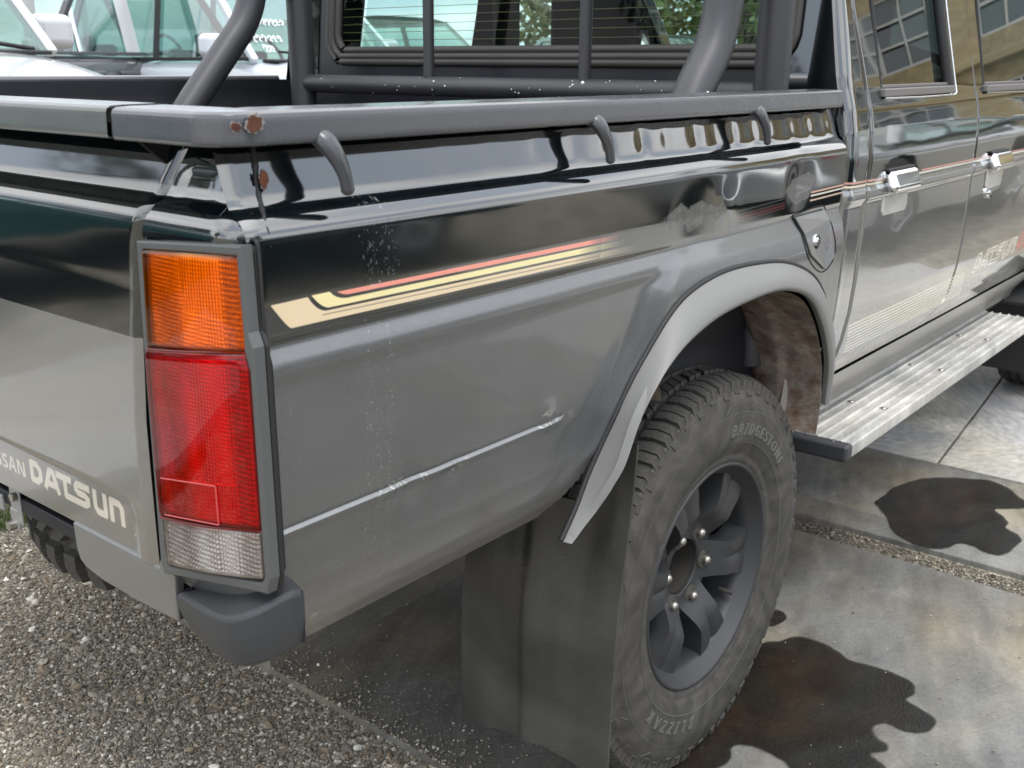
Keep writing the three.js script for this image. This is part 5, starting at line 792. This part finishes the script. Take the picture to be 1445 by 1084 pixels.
// ---------------------------------------------------------------- other vehicles
// local x runs forward; widths are half widths
function makeCar(name, label, category, pos, turn, o) {
  const root = thing(name, label, category, pos, turn, o.group);
  const { L, w, hood, belt, roof, xc, xr, xw, xrt, low = 0.28 } = o, paint = o.paint;    // xc cowl, xr rear base of the glass, xw roof front, xrt roof rear
  const half = L / 2;
  const topAt = (x) => x > xc ? lerp(hood.cowl, hood.nose, sstep(xc, half, x) * 0.55 + 0.45 * clamp((x - xc) / (half - xc))) : x < xr ? lerp(belt, o.tail ?? belt, clamp((xr - x) / (xr + half))) : belt;
  const wAt = (x) => w * (1 - 0.10 * Math.pow(Math.abs(x) / half, 4));
  const stations = Array.from({ length: 61 }, (_, i) => -half + L * i / 60);
  const sec = (x, v) => {        // from the left sill over the top to the right sill
    const W = wAt(x), T = topAt(x), s = v < 0.5 ? -1 : 1, q = v < 0.5 ? 1 - v * 2 : v * 2 - 1;      // q: 0 at the middle of the top, 1 at the sill
    const end = 1 - sstep(half - 0.06, half, Math.abs(x)) * 0.06;
    if (q < 0.45) { const t = q / 0.45; return [x, T + 0.035 * (1 - t * t) * (x > xc ? 1 : 0.3) - 0.045 * Math.pow(t, 8), s * W * 0.965 * t * end]; }
    const t = (q - 0.45) / 0.55, y = lerp(T - 0.045, low, t), z = W * (0.965 + 0.035 * Math.sin(Math.min(1, t * 1.8) * Math.PI / 2) - 0.05 * Math.pow(t, 3)) - (Math.abs(t - 0.32) < 0.03 ? 0.008 : 0);
    return [x, y, s * z * end];
  };
  const wx = o.wheels, wr = o.wr ?? 0.33;
  const inArch = (x, y) => wx.some((a) => Math.hypot(x - a, y - wr) < wr + 0.055);
  const xs = []; for (let x = -half; x < half + 1e-6; x += L / 130) xs.push(x);
  mesh('body', grid(xs, 64, (x, v) => sec(x, v), (x, v) => { const p = sec(x, v); return Math.abs(p[2]) > w * 0.7 && inArch(x, p[1]); }), paint, root);
  for (const s of [-1, 1]) mesh(s < 0 ? 'tail_panel' : 'nose_panel', grid(12, 10, (u, v) => { const a = sec(s * half, u), y = lerp(low, a[1], v); return [s * (half + 0.02 * Math.sin(v * Math.PI)), Math.min(y, topAt(s * half) + 0.02), a[2] * 1.0]; }), paint, root);
  mesh('underside', box(L * 0.94, 0.2, w * 1.7, 0, low + 0.08, 0, 0.05), M.underbody, root);
  // glasshouse
  const wb = w * 0.94, wt = w * (o.tuck ?? 0.78), A = { fb: [xc, belt], ft: [xw, roof], rt: [xrt, roof], rb: [xr, o.tail && o.tail < belt ? belt : belt] };
  const wAtY = (y) => lerp(wb, wt, clamp((y - belt) / (roof - belt)));
  const edge = (e, y) => { const f = (y - belt) / (roof - belt); return e === 'f' ? lerp(A.fb[0], A.ft[0], f) : lerp(A.rb[0], A.rt[0], f); };
  const sill = belt + 0.025, head = roof - 0.06;
  mesh('roof', grid(16, 16, (u, v) => { const z = lerp(-wt, wt, u), x = lerp(xrt, xw, v); return [x, roof + 0.045 * (1 - (2 * u - 1) ** 4) - 0.0 * v, z]; }), paint, root);
  const frame = (pts) => { const [a, b] = pts; return bar(a, b, 0.055, 0.05); };
  for (const s of [1, -1]) {
    const P = (e, y, d = 0) => [edge(e, y) + d, y, s * wAtY(y)];
    mesh('window_pillar', frame([P('f', belt - 0.01, -0.02), P('f', roof + 0.01, -0.02)]), o.pillar ?? paint, root);
    mesh('window_pillar', frame([P('r', belt - 0.01, 0.03), P('r', roof + 0.01, 0.03)]), o.pillar ?? paint, root);
    mesh('roof_rail', frame([[xw - 0.03, roof - 0.01, s * wt], [xrt + 0.03, roof - 0.01, s * wt]]), paint, root);
    for (const [x, m, wd] of o.posts) mesh('window_post', grid(2, 6, (u, v) => { const y = lerp(belt - 0.01, roof, v); return [x + wd * (u - 0.5) - 0.04 * v, y, s * (wAtY(y) + 0.006 * (1 - (2 * u - 1) ** 2) + 0.012)]; }), m, root);
    mesh('side_window', grid(4, 6, (u, v) => { const y = lerp(belt, roof - 0.02, v); return [lerp(edge('r', y), edge('f', y), u), y, s * (wAtY(y) - 0.004)]; }), M.carGlass, root);
    mesh('belt_strip', bar([A.rb[0], belt + 0.006, s * (wb + 0.022)], [A.fb[0] - 0.05, belt + 0.006, s * (wb + 0.022)], 0.022, 0.026), o.strip ?? M.seal, root);
    // mirror on its stalk
    const mx = A.fb[0] - (o.mx ?? 0.28), my = belt + 0.10;
    const mir = mesh('mirror', [box(0.13, 0.17, 0.21, mx, my, s * (w + 0.10), 0.05, 5), box(0.06, 0.05, 0.12, mx + 0.02, my - 0.06, s * (w - 0.0), 0.015)], o.mirror ?? paint, root);
    mesh('mirror_glass', box(0.006, 0.125, 0.165, mx - 0.067, my, s * (w + 0.10), 0.002), phys({ color: lin(0.34, 0.34, 0.34), metalness: 1, roughness: 0.1 }), mir);
    if (o.handles) for (const x of o.handles) mesh('door_handle', box(0.17, 0.03, 0.025, x, belt - 0.14, s * (w + 0.004), 0.01, 3), o.handleM ?? paint, root);
    mesh('headlight', [new THREE.SphereGeometry(0.1, 16, 12).scale(0.5, 0.65, 1.3).translate(half - 0.03, hood.nose - 0.12, s * w * 0.72)], phys({ color: lin(0.6, 0.62, 0.64), roughness: 0.08, clearcoat: 1 }), root);
    mesh('rear_lamp', box(0.05, 0.26, 0.14, -half + 0.0, belt - 0.22, s * w * 0.84, 0.02, 3), phys({ color: lin(0.35, 0.01, 0.012), roughness: 0.1, clearcoat: 1 }), root);
  }
  mesh('windscreen', grid(10, 8, (u, v) => { const y = lerp(belt - 0.0, roof, v), k = 2 * u - 1; return [edge('f', y) + 0.07 * (1 - k * k), y, k * (wAtY(y) - 0.015)]; }), o.screen ?? M.glass, root);
  mesh('rear_window', grid(6, 6, (u, v) => { const y = lerp(belt, roof, v), k = 2 * u - 1; return [edge('r', y) - 0.04 * (1 - k * k), y, k * (wAtY(y) - 0.015)]; }), M.carGlass, root);
  for (const z of [-0.52, 0.06]) mesh('wiper', tube([[xc + 0.08, belt + 0.012, z * w * 1.5], [xc + 0.07, belt + 0.045, z * w * 1.5 + 0.26], [xc + 0.04, belt + 0.06, z * w * 1.5 + 0.52]], 0.011, 12, 6), M.seal, root);
  mesh('cowl', box(0.16, 0.02, w * 1.7, xc + 0.06, belt - 0.004, 0, 0.008), M.seal, root);
  mesh('cabin_interior', [box(xc - xr - 0.5, 0.06, w * 1.6, (xc + xr) / 2, belt - 0.35, 0, 0.02), box(0.14, 0.62, 0.5, (xc + xr) / 2 - 0.1, belt - 0.38, -0.38, 0.06), box(0.14, 0.62, 0.5, (xc + xr) / 2 - 0.1, belt - 0.38, 0.38, 0.06), box(0.1, 0.2, 0.27, (xc + xr) / 2 - 0.14, belt - 0.02, -0.38, 0.04), box(0.1, 0.2, 0.27, (xc + xr) / 2 - 0.14, belt - 0.02, 0.38, 0.04), box(0.35, 0.16, w * 1.6, xc - 0.14, belt - 0.1, 0, 0.04)], o.inside ?? M.interior, root);
  mesh('steering_wheel', new THREE.TorusGeometry(0.18, 0.014, 8, 32).rotateY(Math.PI / 2).rotateZ(0.4).translate(xc - 0.38, belt + 0.0, 0.36), M.interior, root);
  mesh('bumper', [box(0.16, 0.22, w * 1.9, half - 0.02, low + 0.16, 0, 0.06, 4), box(0.16, 0.22, w * 1.9, -half + 0.02, low + 0.16, 0, 0.06, 4)], o.bumper ?? paint, root);
  mesh('grille', box(0.03, 0.14, w * 1.0, half + 0.02, hood.nose - 0.14, 0, 0.01), M.seal, root);
  for (const x of wx) for (const s of [1, -1]) {
    const g = group('wheel', root, [x, wr, s * (w - 0.12)]);
    mesh('tyre', new THREE.LatheGeometry([[wr * 0.6, 0.1], [wr * 0.66, 0.112], [wr * 0.86, 0.115], [wr * 0.97, 0.095], [wr, 0.07], [wr, -0.07], [wr * 0.97, -0.1], [wr * 0.6, -0.1]].map((p) => new THREE.Vector2(p[0], p[1])), 48).rotateX(Math.PI / 2), M.rubber, g);
    const sp = [new THREE.LatheGeometry([[wr * 0.6, 0.105], [wr * 0.56, 0.1], [wr * 0.54, 0.02], [wr * 0.52, -0.08]].map((p) => new THREE.Vector2(p[0], p[1])), 40).rotateX(Math.PI / 2), cyl(0.06, 0.07, 0.03, 0, 0, 0.075, 'z', 20)];
    for (let k = 0; k < 5; k++) sp.push(box(wr * 0.5, 0.055, 0.025, wr * 0.3, 0, 0.078, 0.008).rotateZ(k * Math.PI * 0.4));
    mesh('rim', sp, o.rimM ?? phys({ color: lin(0.5, 0.5, 0.5), metalness: 0.7, roughness: 0.35 }), g);
    mesh('brake_disc', cyl(wr * 0.5, wr * 0.5, 0.02, 0, 0, -0.02, 'z', 32), M.underbody, g);
    if (s < 0) g.rotation.y = Math.PI;
  }
  return root;
}
const paleInside = phys({ color: lin(0.32, 0.31, 0.31), roughness: 0.9 });
const beltGrey = phys({ color: lin(0.075, 0.078, 0.085), roughness: 0.5 });
const FACE = -Math.PI / 2;      // nose towards the pickup
makeCar('parked_car', 'white car with its bonnet towards the left side of the pickup, nearest on the left', 'car', [1.16, 0, -4.15], FACE, { L: 3.9, w: 0.83, hood: { cowl: 1.235, nose: 1.06 }, belt: 1.25, roof: 1.86, xc: 0.66, xr: -1.7, xw: 0.10, xrt: -1.5, wheels: [1.25, -1.2], paint: M.white, posts: [[-0.5, M.seal, 0.08]], inside: paleInside, tuck: 0.80 });
const suvPaint = phys({ color: lin(0.085, 0.09, 0.10), metalness: 0.3, roughness: 0.35, clearcoat: 1, clearcoatRoughness: 0.05 });
makeCar('off_roader', 'dark grey off-roader with bright window posts and white mirrors behind the white car', 'off-roader', [3.62, 0, -7.1], 0.0, { L: 4.5, w: 0.86, hood: { cowl: 1.20, nose: 1.02 }, belt: 1.262, roof: 1.92, xc: 1.50, xr: -0.26, xw: 1.10, xrt: 0.16, mx: 0.42, wheels: [1.5, -1.3], wr: 0.37, paint: suvPaint, pillar: phys({ color: lin(0.05, 0.052, 0.06), roughness: 0.4 }), posts: [[0.03, M.chrome, 0.035], [0.47, M.white, 0.12]], mirror: M.white, strip: beltGrey, handles: [0.1, 0.4] });
makeCar('parked_car', 'pale car facing the pickup with handwritten figures on its windscreen', 'car', [4.98, 0, -5.62], FACE + 0.06, { L: 4.0, w: 0.84, hood: { cowl: 1.21, nose: 1.04 }, belt: 1.225, roof: 1.80, xc: 0.66, xr: -1.8, xw: 0.08, xrt: -1.6, wheels: [1.25, -1.25], paint: phys({ color: lin(0.5, 0.53, 0.58), roughness: 0.3, clearcoat: 1, clearcoatRoughness: 0.05 }), posts: [[-0.5, M.seal, 0.08]], tuck: 0.80, screen: M.glass });
{ // chalked figures on that windscreen, small strokes on the glass
  const c = scene.children[scene.children.length - 1], r = rng(8), g = [];
  // world X of the lines on the glass: the car faces +z, so local z = centre - X
  for (const [y, z0, n, st] of [[1.50, 0.60, 7, 0.042], [1.38, 0.70, 6, 0.046], [1.305, 0.66, 3, 0.03]]) for (let i = 0; i < n; i++) { const z = z0 - i * st, q = [[0, 0], [0.016, 0.026], [0.03, 0.004], [0.008, -0.016], [0.024, -0.022]].map(([a, b]) => { const Y = y + b * (0.7 + 0.6 * r()), f = (Y - 1.225) / 0.575, Z = z - a * (0.7 + 0.7 * r()), k = Z / (0.84 * lerp(0.94, 0.8, f)); return [lerp(0.66, 0.08, f) + 0.07 * (1 - k * k) + 0.012, Y, Z]; }); g.push(tube(q, 0.0045, 12, 5)); }
  mesh('chalk_figures', g, phys({ color: lin(0.85, 0.86, 0.86), roughness: 0.9 }), c);
}
makeCar('van', 'white van with a pale roof seen through the cab of the pickup', 'van', [10.2, 0, -5.2], FACE - 0.1, { L: 4.3, w: 0.86, hood: { cowl: 1.06, nose: 0.9 }, belt: 1.08, roof: 1.50, xc: 0.85, xr: -1.6, xw: 0.25, xrt: -1.2, wheels: [1.3, -1.3], paint: M.white, posts: [[-0.4, M.seal, 0.08]] });
makeCar('parked_car', 'white car beyond the handwritten one, partly behind the cab', 'car', [7.2, 0, -6.6], FACE, { L: 4.1, w: 0.85, hood: { cowl: 1.1, nose: 0.95 }, belt: 1.12, roof: 1.62, xc: 0.85, xr: -1.7, xw: 0.25, xrt: -1.4, wheels: [1.3, -1.3], paint: M.white, posts: [[-0.4, M.seal, 0.08]] });
// cars on the other side, which the paintwork mirrors
makeCar('parked_car', 'silver car parked along the right of the pickup, mirrored in its doors', 'car', [7.2, 0, 3.15], 0, { L: 4.4, w: 0.85, hood: { cowl: 1.0, nose: 0.85 }, belt: 0.98, roof: 1.42, xc: 0.95, xr: -1.5, xw: 0.3, xrt: -1.0, wheels: [1.35, -1.3], paint: phys({ color: lin(0.42, 0.43, 0.44), metalness: 0.5, roughness: 0.3, clearcoat: 1, clearcoatRoughness: 0.05 }), posts: [[-0.3, M.seal, 0.08]], handles: [-0.2, 0.5] });
makeCar('parked_car', 'dark blue car parked to the right behind the silver car', 'car', [1.9, 0, 4.9], 0.1, { L: 4.3, w: 0.85, hood: { cowl: 1.0, nose: 0.86 }, belt: 0.98, roof: 1.44, xc: 0.9, xr: -1.5, xw: 0.3, xrt: -1.1, wheels: [1.35, -1.3], paint: phys({ color: lin(0.012, 0.018, 0.03), roughness: 0.3, clearcoat: 1, clearcoatRoughness: 0.05 }), posts: [[-0.3, M.seal, 0.08]], handles: [-0.2, 0.5] });
makeCar('parked_car', 'dark teal car standing behind the pickup, mirrored in its tailgate', 'car', [-2.5, 0, -4.3], 0.12, { L: 4.3, w: 0.86, hood: { cowl: 1.1, nose: 0.92 }, belt: 1.1, roof: 1.62, xc: 0.9, xr: -1.6, xw: 0.3, xrt: -1.3, wheels: [1.35, -1.3], paint: phys({ color: lin(0.004, 0.06, 0.065), roughness: 0.3, clearcoat: 1, clearcoatRoughness: 0.05 }), posts: [[-0.3, M.seal, 0.08]] });

// ---------------------------------------------------------------- building across the road (mirrored in doors and windows)
{
  const b = thing('tan_building', 'two-storey tan building with gridded windows, mirrored in the doors of the pickup', 'building', [21, 0, 8.6], -0.6);
  const wallM = phys({ color: lin(0.5, 0.41, 0.25), roughness: 0.9, map: noiseTex(256, (x, y) => { const v = 225 + 60 * pfbm(x, y, 5, 5, 2); return [v, v, v * 0.98]; }) });
  const rows = [[1.9, 3.3], [4.2, 5.5]], cols = []; for (let i = 0; i < 3; i++) cols.push(-8.6 + i * 3.1);
  const zs = [-9.5], ys = [0]; for (const c of cols) zs.push(c, c + 2.3); zs.push(1.4); for (const q of rows) ys.push(...q); ys.push(6.6);
  mesh('wall', [grid(zs, ys, (z, y) => [0, y, z], (z, y) => rows.some((q) => y > q[0] && y < q[1]) && cols.some((c) => z > c && z < c + 2.3)), grid([0, 10], [0, 6.6], (x, y) => [x, y, -9.5]), grid([0, 10], [0, 6.6], (x, y) => [x, y, 1.4]), grid([0, 10], [0, 6.6], (x, y) => [10, y, lerp(-9.5, 1.4, x / 10)])], wallM, b);
  mesh('roof', box(10.6, 0.3, 11.4, 5, 6.72, -4.05, 0.05), wallM, b);
  mesh('ledge', [box(0.3, 0.18, 10.9, -0.1, 3.75, -4.05, 0.03), box(0.24, 0.14, 10.9, -0.08, 6.1, -4.05, 0.03)], wallM, b);
  mesh('drain_pipe', [cyl(0.05, 0.05, 6.2, -0.1, 3.15, -9.1), cyl(0.05, 0.05, 6.2, -0.1, 3.15, 0.6)], phys({ color: lin(0.05, 0.045, 0.04), roughness: 0.6 }), b);
  const fr = phys({ color: lin(0.6, 0.6, 0.56), roughness: 0.5 }), pane = phys({ color: lin(0.09, 0.11, 0.115), roughness: 0.05, clearcoat: 1 });
  for (const [y0, y1] of rows) for (const c of cols) {
    const W = mesh('window', [bar([0.06, y0, c], [0.06, y0, c + 2.3], 0.09, 0.09), bar([0.06, y1, c], [0.06, y1, c + 2.3], 0.09, 0.09), box(0.09, y1 - y0, 0.08, 0.06, (y0 + y1) / 2, c + 0.04), box(0.09, y1 - y0, 0.08, 0.06, (y0 + y1) / 2, c + 2.26), box(0.09, y1 - y0, 0.09, 0.055, (y0 + y1) / 2, c + 1.15), box(0.06, y1 - y0, 0.045, 0.06, (y0 + y1) / 2, c + 0.58), box(0.06, y1 - y0, 0.045, 0.06, (y0 + y1) / 2, c + 1.72), bar([0.065, lerp(y0, y1, 0.36), c], [0.065, lerp(y0, y1, 0.36), c + 2.3], 0.05, 0.05), bar([0.065, lerp(y0, y1, 0.7), c], [0.065, lerp(y0, y1, 0.7), c + 2.3], 0.05, 0.05)], fr, b);
    for (let i = 0; i < 4; i++) for (let j = 0; j < 3; j++) mesh('pane', box(0.012, (y1 - y0) / 3 - 0.05, 0.52, 0.075, y0 + (y1 - y0) * (j + 0.5) / 3, c + 0.29 + i * 0.573, 0.003, 1), pane, W);
  }
}
// ---------------------------------------------------------------- trees
function tree(label, pos, h, spread, seed, tone, crownLow = 0.28) {
  const r = rng(seed), t = thing('tree', label, 'tree', pos);
  const limbs = [taper([[0, 0, 0], [0.1 * h * (r() - 0.5), h * 0.25, 0.05 * h * (r() - 0.5)], [0.12 * h * (r() - 0.5), h * 0.6, 0.1 * h * (r() - 0.5)]], (q) => lerp(h * 0.03, h * 0.012, q), 16, 8)];
  const cs = [];
  for (let i = 0; i < 26; i++) { const a = r() * 6.28, q = Math.pow(r(), 0.6) * spread, y = h * (crownLow + (0.97 - crownLow) * Math.pow(r(), 0.8)), k = 1 - 0.75 * Math.abs((y / h - 0.55) / 0.5) ** 2; cs.push([Math.cos(a) * q * k, y, Math.sin(a) * q * k, spread * (0.28 + 0.26 * r())]); }
  for (let i = 0; i < 9; i++) { const c = cs[i]; limbs.push(taper([[0, h * (0.16 + 0.03 * i), 0], [c[0] * 0.5, lerp(h * 0.3, c[1], 0.5), c[2] * 0.5], [c[0], c[1], c[2]]], (q) => lerp(h * 0.011, h * 0.002, q), 8, 6)); }
  mesh('trunk', limbs, phys({ color: lin(0.07, 0.055, 0.04), roughness: 0.95 }), t);
  const n = 5200, leaf = new THREE.BufferGeometry(); leaf.setAttribute('position', new THREE.BufferAttribute(new Float32Array([-0.5, 0, 0, 0, 0.28, 0.1, 0.5, 0, 0, 0, -0.28, 0.1]), 3)); leaf.setIndex([0, 1, 2, 0, 2, 3]); leaf.computeVertexNormals();
  const im = new THREE.InstancedMesh(leaf, phys({ color: lin(1, 1, 1), roughness: 0.6, transmission: 0.35, thickness: 0 }), n); im.name = numbered('crown'); im.userData.kind = 'stuff';
  const o = new THREE.Object3D(), col = new THREE.Color();
  for (let i = 0; i < n; i++) { const c = cs[Math.floor(r() * cs.length)], a = r() * 6.28, b = Math.acos(2 * r() - 1), q = c[3] * (0.55 + 0.5 * r()); o.position.set(c[0] + q * Math.sin(b) * Math.cos(a), c[1] + q * 0.8 * Math.cos(b), c[2] + q * Math.sin(b) * Math.sin(a)); o.rotation.set(r() * 6, r() * 6, r() * 6); const s = h * 0.035 * (0.6 + 0.8 * r()); o.scale.set(s, s, s); o.updateMatrix(); im.setMatrixAt(i, o.matrix); const y = 0.6 + 0.8 * r(); col.setRGB(tone[0] * y, tone[1] * y, tone[2] * y); im.setColorAt(i, col); }
  t.add(im);
}
tree('leafy tree seen through the cab of the pickup, farthest right', [17, 0, -7.5], 6, 2.6, 41, [0.11, 0.14, 0.035], 0.1);
tree('yellow-green tree seen through the rear window', [21, 0, -13], 6.5, 3.0, 42, [0.13, 0.13, 0.04], 0.1);
tree('dark tree behind the yard, mirrored in the tailgate', [-11, 0, -17], 6.5, 2.6, 45, [0.04, 0.07, 0.025]);
tree('slender tree behind the yard beside the dark tree', [-16, 0, -10], 6, 2.2, 46, [0.05, 0.08, 0.03]);
tree('tree at the far right of the yard', [6, 0, 19], 7, 3.2, 47, [0.05, 0.08, 0.03]);
renderer.render(scene, camera);
